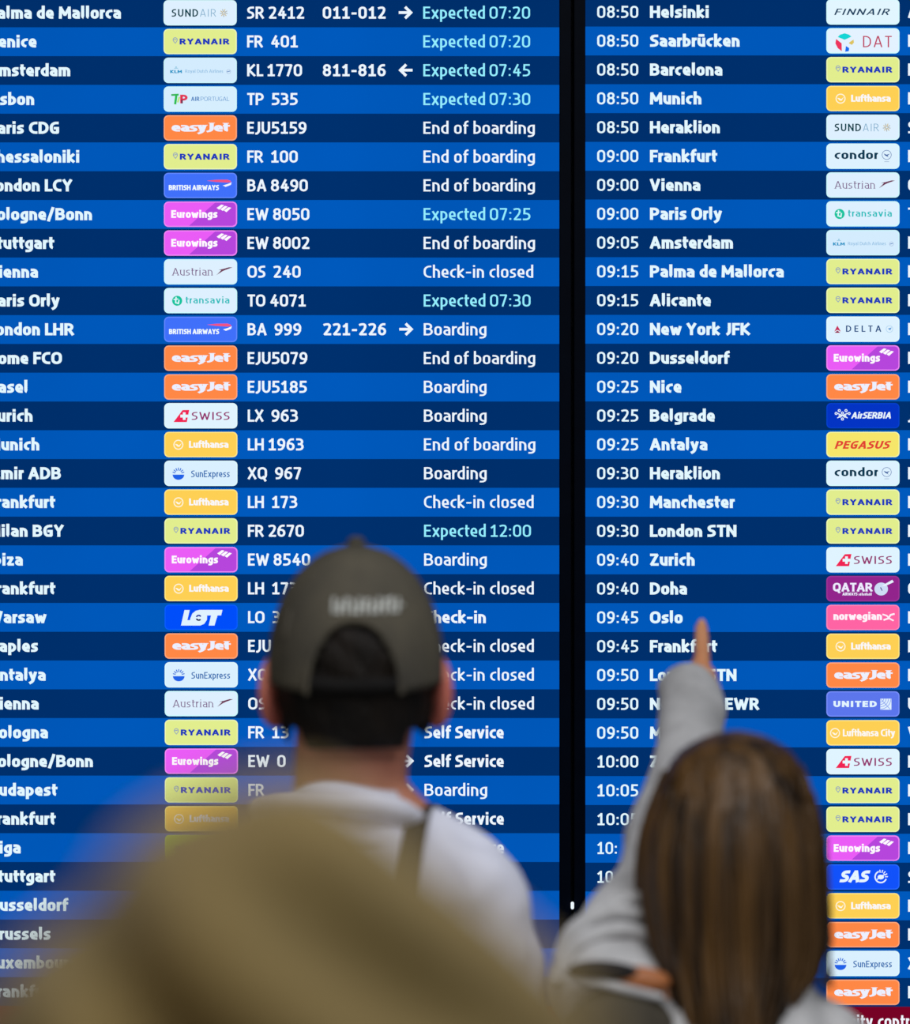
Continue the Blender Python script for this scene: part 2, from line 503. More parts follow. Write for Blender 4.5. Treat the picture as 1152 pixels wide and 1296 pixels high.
def b_tap(p):
    plate(p, (214, 238, 254), (205, 248, 255))
    p.line([(10.5, 10.6), (17.6, 10.2)], 2.4, (60, 180, 90), 5); p.line([(15.8, 10.6), (14.4, 21)], 2.9, (46, 190, 84), 5)
    p.line([(17.8, 19), (19.4, 14)], 2.2, (190, 232, 120), 5)
    p.text('P', 20.6, 21.2, 11, 26, (226, 54, 84), 5, x1=30)
    p.rect(22.0, 16.5, 23.6, 21.4, (40, 50, 80), 6)
    p.text('AIR', 34.5, 18.2, 5.4, 18, (62, 122, 190), 5, x1=45); p.text('PORTUGAL', 46.4, 18.2, 5.4, 10, (92, 150, 208), 5, x1=82.5)
def b_easy(p):
    plate(p, (255, 136, 70), (255, 168, 120))
    c = (236, 240, 255)
    p.text('easyJet', 9.6, 20.4, 11.0, 33, c, 5, x1=83, serif=9, sp=0, con=0.55)
def b_ba(p):
    plate(p, (64, 112, 250), (96, 136, 255))
    p.text('BRITISH AIRWAYS', 6, 21.8, 6.6, 25, (240, 250, 255), 5, x1=69.5, sp=6, serif=4)
    p.poly([(54, 9.8), (66, 8.6), (80, 8.4), (84, 9.8), (85, 11.6), (80, 12.2), (66, 11.4)][::-1], (240, 84, 130), 5)
    p.poly([(85.6, 11.8), (84.6, 15), (78, 17.6), (74.4, 15.8), (80, 14.2)], (244, 248, 255), 5)
def b_euro(p):
    plate(p, (234, 92, 246), (240, 136, 246))
    p.poly([(31.5, 30.4), (86.5, 30.4), (90.2, 28.6), (90.9, 25.8), (90.9, 6), (89.4, 2.4), (86.5, 1.1), (64.5, 1.1)], (182, 70, 220), 4)
    p.text('Eurowings', 9, 20.4, 9.8, 25, (255, 250, 255), 5, x1=67.5, sp=7)
    for k in range(3):
        x = 66.5 + 4.6 * k; y = 7.8 + 1.6 * k
        p.poly([(x, y), (x + 6, y - 4.2), (x + 9.4, y - 3.4), (x + 3.2, y + 2.2)][::-1], (255, 252, 255), 5)
def b_aus(p):
    plate(p, WH, (205, 250, 255))
    p.text('Austrian', 10.4, 20.4, 9.4, 10, (120, 84, 130), 5, x1=61, serif=7, sp=16)
    p.poly([(66, 20), (72.4, 13.6), (68.6, 13.4), (75, 12), (82, 10), (86.5, 10.2), (77, 13.6), (74, 15)], (110, 56, 84), 5)
def b_tra(p):
    plate(p, WH, (205, 250, 255))
    p.disc(16.4, 16, 6.4, (26, 196, 160), 5)
    p.line([(15, 12), (14.4, 18.4), (18, 19.4), (18.6, 15.6)], 1.6, (226, 250, 255), 6); p.line([(12.6, 14.4), (17, 13.8)], 1.4, (226, 250, 255), 6)
    p.text('transavia', 27, 19.4, 8.6, 15, (40, 190, 190), 5, x1=82.5, sp=14)
def b_swiss(p):
    plate(p, (224, 244, 255), (225, 250, 255))
    p.poly([(11.5, 23.8), (23, 8.6), (31.4, 8.4), (28.4, 23.8)], (240, 36, 84), 5)
    p.rect(23.4, 11.4, 26.8, 21, (230, 248, 255), 6); p.rect(20.2, 14.4, 30, 18, (230, 248, 255), 6)
    p.text('SWISS', 34.4, 21, 10, 14, (150, 50, 110), 5, x1=82.5, sp=16)
def b_luft(p, city=False):
    plate(p, (254, 208, 84), (255, 232, 130))
    cx = 17.6 if not city else 10.6
    p.ring(cx, 16, 5.7, 1.3, (255, 246, 222), 5)
    p.poly([(cx - 4.4, 15), (cx - 1.4, 15.4), (cx + 0.6, 17), (cx + 4.2, 13.8), (cx + 1.4, 18.6), (cx - 1, 18.4)], (255, 250, 236), 5)
    if city:
        p.text('Lufthansa City', 20.5, 20.2, 9.0, 24, (252, 248, 244), 5, x1=86.5, sp=5, con=0.75)
    else:
        p.text('Lufthansa', 31, 19.9, 8.8, 26, (250, 248, 250), 5, x1=81, sp=4, con=0.75)
def b_city(p): b_luft(p, True)
def b_sunx(p):
    plate(p, (218, 240, 255), (222, 250, 255))
    p.disc(17.6, 17.4, 7.4, (32, 98, 232), 5, 6.6, 0, 180)
    for k in range(7):
        a = R(195 + 25 * k)
        p.line([(17.6 + 4.6 * math.cos(a), 16.2 + 4.6 * math.sin(a)), (17.6 + 7 * math.cos(a), 16.2 + 7 * math.sin(a))], 1.3, (60, 120, 220), 5)
    p.text('SunExpress', 33.6, 20.6, 8.4, 15, (44, 106, 176), 5, x1=82.5)
def b_lot(p):
    plate(p, (0, 78, 250), (10, 92, 255))
    c = (224, 242, 255)
    p.poly([(20.5, 26.2), (25, 6.6), (31.6, 6.6), (28.6, 19.4), (32.4, 19.4), (33, 26.2)], c, 5)
    p.poly([(31, 26.2), (32.4, 17), (35, 11), (39.5, 7.4), (45, 6.4), (50, 9), (53.6, 14), (53.4, 19), (50, 24), (45, 26.2)], c, 5)
    p.poly([(43, 6.4), (73, 6.4), (71.4, 13.4), (66.8, 13.4), (63, 26.2), (55.6, 26.2), (58.6, 13.4), (49, 13.6)], c, 5)
    p.ring(43, 16.4, 3.0, 1.9, (10, 20, 80), 6, 40, 160); p.ring(43, 16.4, 3.0, 1.9, (10, 40, 160), 6, 200, 330)
def b_balt(p):
    plate(p, (176, 214, 60), (190, 226, 90))
    p.text('airBaltic', 12, 20.4, 9.6, 18, (30, 60, 110), 5, x1=80)
def b_finn(p):
    plate(p, (226, 246, 255), (214, 252, 255))
    p.text('FINNAIR', 9.5, 19.6, 8.0, 15, (28, 64, 96), 5, x1=78, shear=0.45, sp=22)
def b_dat(p):
    plate(p, (228, 242, 255), (205, 252, 255))
    p.poly([(14, 11), (17, 8), (22.8, 6.2), (28.4, 8), (31.4, 10.6), (22.8, 14.6)], (20, 214, 214), 5)
    p.poly([(12, 13.4), (19, 19), (19.2, 29), (14, 25), (11, 19)][::-1], (238, 52, 94), 5)
    p.poly([(34, 14.2), (34.6, 18), (32, 21), (28, 19), (29, 17.6)], (222, 196, 96), 5)
    p.poly([(24.4, 22.4), (28.6, 25), (28, 29), (23.4, 29.8)], (20, 110, 240), 5)
    p.text('DAT', 46, 24, 14.4, 11, (190, 62, 94), 5, x1=82, sp=22)
def b_con(p):
    plate(p, (222, 242, 255), (215, 252, 255))
    p.text('condor', 10, 19.4, 10.6, 19, (14, 58, 82), 5, x1=65, sp=11)
    p.ring(76, 14.2, 5.8, 0.7, (90, 120, 176), 5)
    p.poly([(72, 12.4), (76, 14), (80, 12.6), (77, 15.6), (79, 17.6), (74, 15)], (60, 96, 160), 5)
    p.rect(73, 22.3, 79, 23.2, (170, 190, 216), 5)
def b_delta(p):
    plate(p, (222, 242, 255), (225, 252, 255))
    p.poly([(13.6, 11.2), (18, 19), (13.6, 16.6), (9.6, 19)], (200, 40, 90), 5)
    p.poly([(10, 20.4), (13.6, 17.6), (17.4, 20.4)], (150, 30, 70), 5)
    p.text('DELTA', 24.5, 19.2, 8.0, 16, (34, 76, 130), 5, x1=69, sp=40)
    p.ring(79.5, 15.6, 4.2, 0.8, (180, 214, 242), 5); p.poly([(77.4, 15), (82.4, 13.6), (80.4, 17.4)], (100, 160, 220), 5)
def b_serb(p):
    plate(p, (4, 52, 196), (6, 64, 204))
    c = (232, 246, 255)
    for k, (x, y) in enumerate(((12, 13), (16, 9.4), (20, 12.5), (24.5, 9.4), (28.5, 13), (17, 16.4), (23, 16.4), (20, 20))):
        p.ring(x, y, 1.3, 1.1, c, 5)
    p.line([(14, 18.4), (26, 13)], 1.2, c, 5); p.line([(26, 18.4), (14, 13)], 1.2, c, 5)
    p.text('AirSERBIA', 31, 19.4, 8.2, 22, c, 5, x1=81, shear=0.22, sp=7)
def b_peg(p):
    plate(p, (246, 230, 106), (244, 248, 160))
    p.text('PEGASUS', 10, 21.2, 10, 22, (226, 66, 54), 5, x1=78.5, shear=0.35, serif=5, sp=12)
def b_qatar(p):
    plate(p, (146, 36, 140), (160, 52, 150))
    c = (238, 234, 255)
    p.text('QATAR', 8, 19.4, 11, 22, c, 5, x1=58, serif=4, sp=7)
    p.text('AIRWAYS', 20, 24.4, 3.8, 24, c, 5, x1=39, sp=5)
    for k in range(9): p.rect(40.5 + 1.9 * k, 22.2 - (k % 3) * 0.7, 41.7 + 1.9 * k, 24.4, c, 5)
    p.disc(69, 16.2, 8.6, (206, 220, 246), 5, 8.2)
    p.poly([(70, 12), (83, 4.6), (85, 7.4), (74, 12.6)], (232, 240, 255), 6); p.line([(68.4, 14.6), (70, 17.8)], 1.2, (80, 60, 140), 6)
def b_norw(p):
    plate(p, (255, 100, 164), (255, 134, 182))
    p.text('norwegian', 8.6, 18.9, 9.8, 27, (255, 244, 252), 5, x1=70, sp=6, con=0.75)
    p.line([(71.5, 12), (76, 13.4), (79, 16.8), (84, 19.4)], 1.9, (255, 240, 250), 5); p.line([(73, 18.6), (78, 17), (81, 12.4), (85, 11.4)], 2.2, (255, 240, 250), 5)
def b_unit(p):
    plate(p, (92, 118, 236), (118, 142, 252))
    p.text('UNITED', 8.6, 19.6, 7.8, 28, (226, 244, 255), 5, x1=63.5, sp=16)
    p.rect(68, 9, 82, 23, (224, 240, 255), 5)
    for k in range(4): p.ring(68, 9, 4.2 + 3.0 * k, 0.7, (110, 140, 236), 6, 2, 88)
    p.line([(69, 10), (80, 22)], 0.7, (110, 140, 236), 6)
def b_sas(p):
    plate(p, (18, 82, 250), (38, 104, 255))
    p.text('SAS', 16, 22.4, 15, 28, (232, 246, 255), 5, x1=52, shear=0.25, sp=2)
    p.ring(68.5, 15.6, 7.2, 1.7, (232, 246, 255), 5, 20, 250)
    for k in range(5):
        a = R(262 + 24 * k); p.line([(68.5 + 6 * math.cos(a), 15.6 + 6 * math.sin(a)), (68.5 + 8.4 * math.cos(a), 15.6 + 8.4 * math.sin(a))], 1.3, (232, 246, 255), 5)
    p.disc(68.5, 15.8, 4.0, (232, 246, 255), 5, 2.9); p.line([(64, 18.6), (73, 12.6)], 1.3, (232, 246, 255), 6)
def b_none(p): plate(p, WH)
BADGE = {'sund': (b_sund, 'white airline badge with dark and pale letters and small sun mark'),
 'ryan': (b_ryan, 'pale yellow airline badge with blue capital letters'),
 'klm': (b_klm, 'white airline badge with tiny pale blue lettering'),
 'tap': (b_tap, 'white airline badge with green and red initials'),
 'easy': (b_easy, 'orange airline badge with rounded white letters'),
 'ba': (b_ba, 'mid blue airline badge with a red and white ribbon'),
 'euro': (b_euro, 'magenta and purple airline badge with white letters'),
 'aus': (b_aus, 'white airline badge with thin serif letters and arrow mark'),
 'tra': (b_tra, 'white airline badge with green disc and turquoise letters'),
 'swiss': (b_swiss, 'white airline badge with red tailfin and cross'),
 'luft': (b_luft, 'amber airline badge with white ringed crane'),
 'city': (b_city, 'amber airline badge with two white words'),
 'sunx': (b_sunx, 'white airline badge with half blue sun'),
 'lot': (b_lot, 'bright blue airline badge with three heavy slanted letters'),
 'balt': (b_balt, 'lime green airline badge'),
 'finn': (b_finn, 'white airline badge with slanted thin dark letters'),
 'dat': (b_dat, 'white airline badge with a coloured globe mark'),
 'con': (b_con, 'white airline badge with dark lower case word'),
 'delta': (b_delta, 'white airline badge with small red triangle'),
 'serb': (b_serb, 'dark blue airline badge with white slanted letters'),
 'peg': (b_peg, 'yellow airline badge with red slanted letters'),
 'qatar': (b_qatar, 'burgundy airline badge with white animal head'),
 'norw': (b_norw, 'pink airline badge with white letters'),
 'unit': (b_unit, 'periwinkle airline badge with striped globe corner'),
 'sas': (b_sas, 'vivid blue airline badge with slanted initials and round mark')}

# ---------------------------------------------------------------- the two departure displays
TXT = (226, 247, 255); STAT = (236, 246, 255); EXP = (146, 238, 255)
BLUE = backlit('screen_blue_row', (0, 87, 184)); NAVY = backlit('screen_navy_row', (0, 47, 107))
RED = backlit('screen_red_footer', (116, 2, 36)); HEAD = backlit('screen_header', (0, 58, 132))
left_rows = [
 ('Palma de Mallorca', 'sund', 'SR 2412', '011-012', '>', 'Expected 07:20'),
 ('Venice', 'ryan', 'FR  401', '', '', 'Expected 07:20'),
 ('Amsterdam', 'klm', 'KL 1770', '811-816', '<', 'Expected 07:45'),
 ('Lisbon', 'tap', 'TP  535', '', '', 'Expected 07:30'),
 ('Paris CDG', 'easy', 'EJU5159', '', '', 'End of boarding'),
 ('Thessaloniki', 'ryan', 'FR  100', '', '', 'End of boarding'),
 ('London LCY', 'ba', 'BA 8490', '', '', 'End of boarding'),
 ('Cologne/Bonn', 'euro', 'EW 8050', '', '', 'Expected 07:25'),
 ('Stuttgart', 'euro', 'EW 8002', '', '', 'End of boarding'),
 ('Vienna', 'aus', 'OS  240', '', '', 'Check-in closed'),
 ('Paris Orly', 'tra', 'TO 4071', '', '', 'Expected 07:30'),
 ('London LHR', 'ba', 'BA  999', '221-226', '>', 'Boarding'),
 ('Rome FCO', 'easy', 'EJU5079', '', '', 'End of boarding'),
 ('Basel', 'easy', 'EJU5185', '', '', 'Boarding'),
 ('Zurich', 'swiss', 'LX  963', '', '', 'Boarding'),
 ('Munich', 'luft', 'LH 1963', '', '', 'End of boarding'),
 ('Izmir ADB', 'sunx', 'XQ  967', '', '', 'Boarding'),
 ('Frankfurt', 'luft', 'LH  173', '', '', 'Check-in closed'),
 ('Milan BGY', 'ryan', 'FR 2670', '', '', 'Expected 12:00'),
 ('Ibiza', 'euro', 'EW 8540', '', '', 'Boarding'),
 ('Frankfurt', 'luft', 'LH  173', '', '', 'Check-in closed'),
 ('Warsaw', 'lot', 'LO  3', '', '', 'Check-in'),
 ('Naples', 'easy', 'EJU', '', '', 'Check-in closed'),
 ('Antalya', 'sunx', 'XQ', '', '', 'Check-in closed'),
 ('Vienna', 'aus', 'OS', '', '', 'Check-in closed'),
 ('Bologna', 'ryan', 'FR  13', '', '', 'Self Service'),
 ('Cologne/Bonn', 'euro', 'EW  0', '', '>', 'Self Service'),
 ('Budapest', 'ryan', 'FR', '', '>', 'Boarding'),
 ('Frankfurt', 'luft', '', '', '>', 'Self Service'),
 ('Riga', 'balt', '', '', '', 'Self Service'),
 ('Stuttgart', '', '', '', '', ''),
 ('Dusseldorf', '', '', '', '', ''),
 ('Brussels', '', '', '', '', ''),
 ('Luxembourg', '', '', '', '', ''),
 ('Frankfurt', '', '', '', '', ''),
]
right_rows = [
 ('08:50', 'Helsinki', 'finn', 'AY'), ('08:50', 'Saarbrücken', 'dat', 'DX'), ('08:50', 'Barcelona', 'ryan', 'FR'),
 ('08:50', 'Munich', 'luft', 'LH'), ('08:50', 'Heraklion', 'sund', 'SR'), ('09:00', 'Frankfurt', 'con', 'DE'),
 ('09:00', 'Vienna', 'aus', 'OS'), ('09:00', 'Paris Orly', 'tra', 'TO'), ('09:05', 'Amsterdam', 'klm', 'KL'),
 ('09:15', 'Palma de Mallorca', 'ryan', 'FR'), ('09:15', 'Alicante', 'ryan', 'FR'), ('09:20', 'New York JFK', 'delta', 'DL'),
 ('09:20', 'Dusseldorf', 'euro', 'EW'), ('09:25', 'Nice', 'easy', 'EJU'), ('09:25', 'Belgrade', 'serb', 'JU'),
 ('09:25', 'Antalya', 'peg', 'PC'), ('09:30', 'Heraklion', 'con', 'DE'), ('09:30', 'Manchester', 'ryan', 'FR'),
 ('09:30', 'London STN', 'ryan', 'FR'), ('09:40', 'Zurich', 'swiss', 'LX'), ('09:40', 'Doha', 'qatar', 'QR'),
 ('09:45', 'Oslo', 'norw', 'D'), ('09:45', 'Frankfurt', 'luft', 'LH'), ('09:50', 'London STN', 'easy', 'EJU'),
 ('09:50', 'New York EWR', 'unit', 'UA'), ('09:50', 'Munich', 'city', 'VL'), ('10:00', 'Zurich', 'swiss', 'LX'),
 ('10:05', '', 'ryan', 'FR'), ('10:05', '', 'ryan', 'FR'), ('10:', '', 'euro', 'EW'), ('10', '', 'sas', 'SK'),
 ('', '', 'luft', 'LH'), ('', '', 'easy', 'EJU'), ('', '', 'sunx', 'XQ'), ('', '', 'easy', 'EJU'),
]
CAPH = 15.3
def one(name, parent, fn, loc=(0, 0, 0), label=None):
    p = Print(); fn(p)
    o = p.build(name, parent, loc)
    if label: o['label'] = label
    return o
def display(x_left, y0, pitch, label, rows, side):
    """x_left: screen unit of the lit edge, y0: top of the first row"""
    org = Vector(((x_left - 576) * U, BOARD, EYE - (y0 - 648) * U))
    t = empty('departures_display', org, label, 'display')
    WID = 805
    n = len(rows); foot = n * pitch
    bm = bmesh.new()
    bx0, bx1 = (-15, WID + 14.6) if side == 'L' else (-14.2, WID + 15)
    box(bm, bx0 * U, bx1 * U, 0.004, 0.09, -(foot + 62) * U, 96 * U)
    from_bm('screen_housing', bm, M['bezel'], t, smooth=False)
    # raised bezel strips round the picture
    for (x0, x1, ya, yb) in ((bx0, -0.4, -96, foot + 62), (WID + 0.4, bx1, -96, foot + 62), (-0.4, WID + 0.4, -96, -82), (-0.4, WID + 0.4, foot + 47, foot + 62)):
        bm = bmesh.new(); box(bm, x0 * U, x1 * U, -0.004, 0.004, -yb * U, -ya * U)
        bmesh.ops.bevel(bm, geom=bm.edges[:], offset=0.0012, segments=2, affect='EDGES')
        from_bm('bezel_strip', bm, M['bezel'], t, smooth=False)
    def band(name, ya, yb, m, loc):
        bm = bmesh.new(); box(bm, 0, WID * U, 0.0, 0.0038, -yb * U, -ya * U)
        return from_bm(name, bm, m, t, loc, smooth=False)
    band('header_band', -82, 0, HEAD, (0, 0, 0))
    fb = band('footer_band', 0, 47, RED, (0, 0, -foot * U)); fb['label'] = 'dark red message band along the bottom'
    if side == 'R':
        xs = 343.4 - (text_width('Secur', 17) + 11) * 0.162
        one('footer_text', fb, lambda p: p.text('Security control', xs, 26.6, 16.2, 17, (244, 246, 255), 2))
    for k, row in enumerate(rows):
        c = pitch / 2; base = c + CAPH / 2 - 0.3
        dx = (k - 14) * 0.06 if side == 'L' else 0.0
        r = band('flight_row', 0, pitch, NAVY if k % 2 == 0 else BLUE, (0, 0, -k * pitch * U))
        r['label'] = 'navy screen row' if k % 2 == 0 else 'bright blue screen row'
        if side == 'L': tm = ''; dest, bd, code, gate, arrow, stat = row
        else: tm, dest, bd, code = row; gate = arrow = stat = ''
        if tm: one('departure_time', r, lambda p: p.text(tm, 14.8, base, CAPH, 16, TXT, 2, sp=13, **({'x1': 66.8} if len(tm) == 5 else {})))
        if dest:
            def f(p):
                p.text(dest, 81.6 + dx, base, CAPH, 23, TXT, 2, sp=DSP, space=30, xs=DXS)
            one('destination_text', r, f)
        if bd:
            fn, lb = BADGE[bd]
            one('airline_badge', r, fn, ((305.2 + dx) * U, 0, -(pitch / 2 - 15.9) * U), lb)
        if code:
            x = (410.6 if side == 'L' else 408.3) + dx
            one('flight_number', r, lambda p: p.text(code, x, base, CAPH, 18, STAT, 2, sp=10, space=26, xs=1.065))
        if gate: one('counter_numbers', r, lambda p: p.text(gate, 506.4 + dx, base, CAPH, 19.5, STAT, 2, x1=586 + dx, sp=13))
        if arrow: one('direction_arrow', r, lambda p: p.text(arrow, 602.6 + dx, base + 0.5, 17.0, 22, STAT, 2, x1=620 + dx))
        if stat:
            bold = stat in ('Self Service', 'Check-in')
            def g(p):
                x = 633.6 + dx
                if stat[:3] == 'Exp':
                    p.text('Expected', x, base, CAPH, 14.3, EXP, 2, x1=x + 78)
                    p.text(stat[9:], x + 84, base, CAPH, 14.3, EXP, 2, x1=x + 135.3, sp=13)
                else:
                    wd = {'End of boarding': 141, 'Check-in closed': 138.7, 'Boarding': 79.3, 'Self Service': 100.3, 'Check-in': 78}[stat]
                    p.text(stat, x, base, CAPH, 20 if bold else 14.3, STAT, 2, x1=x + wd, space=28, sp=11 if not bold else 8)
            one('status_text', r, g)
    return t
DSP, DXS = 8.0, 1.115
display(-97.0, -1.9, 36.43, 'left departures display, with expected and boarding statuses, beside the black seam', left_rows, 'L')
display(741.2, -2.9, 36.49, 'right departures display, starting with the time column from 08:50', right_rows, 'R')
bm = bmesh.new(); box(bm, -0.0023, 0.0023, -0.004, 0.003, -0.0052, 0.0052)
bmesh.ops.bevel(bm, geom=bm.edges[:], offset=0.001, segments=2, affect='EDGES')
p = PX(724.6, 1146, BOARD - 0.008)
o = from_bm('seam_spot', bm, glow((235, 245, 255)), None, p, smooth=False)  # small white glowing block on the seam
o['label'] = 'tiny white glowing spot on the black seam between the displays'; o['category'] = 'light'

# ---------------------------------------------------------------- people
def hand(bm, wrist, d, side, palm_n, scale=1.0, curls=(0.5, 0.55, 0.6, 0.65), thumb_curl=0.4):
    """palm, four fingers and a thumb; d: direction wrist to knuckles, side: towards the thumb, palm_n: out of the palm"""
    d = d.normalized(); side = side.normalized(); palm_n = palm_n.normalized()
    L = 0.085 * scale
    for q in (-0.6, -0.2, 0.2, 0.6):
        a = wrist + side * q * 0.022 * scale
        b = wrist + d * L + side * q * 0.055 * scale
        tube(bm, [(*a, 0.016 * scale), (*(a.lerp(b, 0.5)), 0.0145 * scale), (*b, 0.0115 * scale)], 10, 1, 3)
    lens = (0.068, 0.078, 0.073, 0.058)
    for i in range(4):
        q = 0.72 - i * 0.48
        base = wrist + d * L + side * q * 0.045 * scale
        pts = [base - d * 0.02]; cur = base; ang = 0
        pts.append(cur.copy())
        for j, fr in enumerate((0.45, 0.3, 0.25)):
            ang += curls[i] * (0.8 if j == 0 else 1.0)
            v = d * math.cos(ang) + palm_n * math.sin(ang)
            cur = cur + v * lens[i] * fr * scale
            pts.append(cur.copy())
        rad = [0.0095, 0.0095, 0.0088, 0.0082, 0.0070]
        tube(bm, [(*p, r_ * scale) for p, r_ in zip(pts, rad)], 10, 1, 3)
    b0 = wrist + d * 0.02 * scale + side * 0.020 * scale
    b1 = b0 + (d * 0.6 + side * 0.8).normalized() * 0.036 * scale + palm_n * 0.006
    b2 = b1 + (d * 0.9 + side * 0.25 + palm_n * thumb_curl).normalized() * 0.032 * scale
    b3 = b2 + (d * 0.9 - side * 0.05 + palm_n * thumb_curl * 1.4).normalized() * 0.026 * scale
    tube(bm, [(*b0, 0.014 * scale), (*b1, 0.0118 * scale), (*b2, 0.0102 * scale), (*b3, 0.0082 * scale)], 10, 1, 3)

def head(bm, c, k=1.0):
    """skull, jaw, nose, brow, cheeks; faces +y; c = centre of the skull, k = size"""
    x, y, z = c
    ellipsoid(bm, (x, y - 0.012 * k, z + 0.022 * k), (0.073 * k, 0.092 * k, 0.086 * k))
    ellipsoid(bm, (x, y + 0.026 * k, z - 0.03 * k), (0.058 * k, 0.062 * k, 0.082 * k))
    ellipsoid(bm, (x, y + 0.052 * k, z - 0.088 * k), (0.030 * k, 0.030 * k, 0.024 * k))
    ellipsoid(bm, (x, y + 0.092 * k, z - 0.024 * k), (0.011 * k, 0.018 * k, 0.022 * k))
    ellipsoid(bm, (x, y + 0.085 * k, z - 0.002 * k), (0.008 * k, 0.012 * k, 0.026 * k))
    for s in (-1, 1):
        ellipsoid(bm, (x + s * 0.036 * k, y + 0.060 * k, z - 0.030 * k), (0.026 * k, 0.022 * k, 0.028 * k))
        ellipsoid(bm, (x + s * 0.030 * k, y + 0.072 * k, z + 0.016 * k), (0.026 * k, 0.012 * k, 0.009 * k))
def ear(bm, c, k, s):
    x, y, z = c
    rot = Matrix.Rotation(R(s * 28), 4, 'Z')
    ellipsoid(bm, (x + s * 0.083 * k, y - 0.012, z - 0.010 * k), (0.009 * k, 0.021 * k, 0.034 * k), rot, 16, 12)
    ellipsoid(bm, (x + s * 0.079 * k, y - 0.006, z - 0.030 * k), (0.008 * k, 0.012 * k, 0.016 * k), rot, 12, 10)
def face_parts(par, c, k):
    x, y, z = c
    for s in (-1, 1):
        bm = bmesh.new(); ellipsoid(bm, (x + s * 0.030 * k, y + 0.074 * k, z - 0.002 * k), (0.0125 * k, 0.0115 * k, 0.0085 * k), None, 16, 10)
        e = from_bm('eye', bm, M['eye_white'], par)
        bm = bmesh.new(); ellipsoid(bm, (x + s * 0.030 * k, y + 0.0835 * k, z - 0.002 * k), (0.0055 * k, 0.0035 * k, 0.0055 * k), None, 12, 8)
        from_bm('iris', bm, M['iris'], e)
        bm = bmesh.new(); tube(bm, [(x + s * 0.014 * k, y + 0.085 * k, z + 0.024 * k, 0.003), (x + s * 0.03 * k, y + 0.084 * k, z + 0.028 * k, 0.0035), (x + s * 0.046 * k, y + 0.074 * k, z + 0.022 * k, 0.002)], 8)
        from_bm('eyebrow', bm, M['dark_hair'], par)
    bm = bmesh.new()
    tube(bm, [(x - 0.022 * k, y + 0.078 * k, z - 0.062 * k, 0.003), (x, y + 0.088 * k, z - 0.060 * k, 0.006), (x + 0.022 * k, y + 0.078 * k, z - 0.062 * k, 0.003)], 10)
    from_bm('mouth', bm, M['lips'], par)

def standing(o, feet, hip_z, hc, hk, neck_r, sh, shz, arms, width=1.0, hands=None, extra=None, nx=0.0, nb=1.25):
    """one continuous body; sh: (left, right) shoulder points; arms: two lists of (x,y,z,r)"""
    bm = bmesh.new()
    head(bm, hc, hk)
    x, y = (sh[0].x + sh[1].x) / 2, (sh[0].y + sh[1].y) / 2
    tube(bm, [(hc[0], hc[1] - 0.016, hc[2] - 0.03, neck_r * 1.05), (hc[0] + nx, hc[1] - 0.012, hc[2] - 0.10, neck_r), (x + nx, y, shz + 0.0, neck_r * nb)], 20, 1.0)
    w = width
    loft(bm, [((x, y, hip_z - 0.08), 0.13 * w, 0.10), ((x, y, hip_z + 0.02), 0.155 * w, 0.11), ((x, y, hip_z + 0.14), 0.135 * w, 0.095),
              ((x, y, hip_z + 0.28), 0.15 * w, 0.10), ((x, y, shz - 0.10), 0.165 * w, 0.105), ((x, y, shz - 0.04), 0.15 * w, 0.085), ((x, y, shz + 0.01), 0.08 * w, 0.06)])
    for a in arms: tube(bm, a, 16)
    for i, f in enumerate(feet):
        s = -1 if i == 0 else 1
        hx = x + s * 0.085 * w
        tube(bm, [(hx, y, hip_z, 0.08), (hx * 0.6 + f[0] * 0.4, y + 0.01, hip_z * 0.72, 0.07), ((hx + f[0]) / 2, y + 0.015, hip_z * 0.52, 0.052),
                  (f[0], f[1] - 0.01, hip_z * 0.33, 0.05), (f[0], f[1] - 0.01, 0.10, 0.034), (f[0], f[1] - 0.005, 0.065, 0.036)], 16)
        tube(bm, [(f[0], f[1] - 0.03, 0.045, 0.034), (f[0], f[1] + 0.06, 0.045, 0.036), (f[0], f[1] + 0.14, 0.035, 0.026)], 14)
    if hands:
        for h in hands: hand(bm, *h)
    if extra: extra(bm)
    return bm
def trousers(par, x, y, hip_z, feet, w, m):
    bm = bmesh.new()
    loft(bm, [((x, y, hip_z - 0.10), 0.15 * w, 0.118), ((x, y, hip_z + 0.02), 0.172 * w, 0.126), ((x, y, hip_z + 0.12), 0.155 * w, 0.112)])
    for i, f in enumerate(feet):
        s = -1 if i == 0 else 1
        hx = x + s * 0.085 * w
        tube(bm, [(hx, y, hip_z, 0.094), (hx * 0.6 + f[0] * 0.4, y + 0.01, hip_z * 0.72, 0.086), ((hx + f[0]) / 2, y + 0.015, hip_z * 0.52, 0.070),
                  (f[0], f[1] - 0.01, hip_z * 0.30, 0.066), (f[0], f[1] - 0.005, 0.14, 0.058)], 20)
    return fuse(from_bm('trousers', bm, m, par), 0.008, 4, 0.012, 0.09)
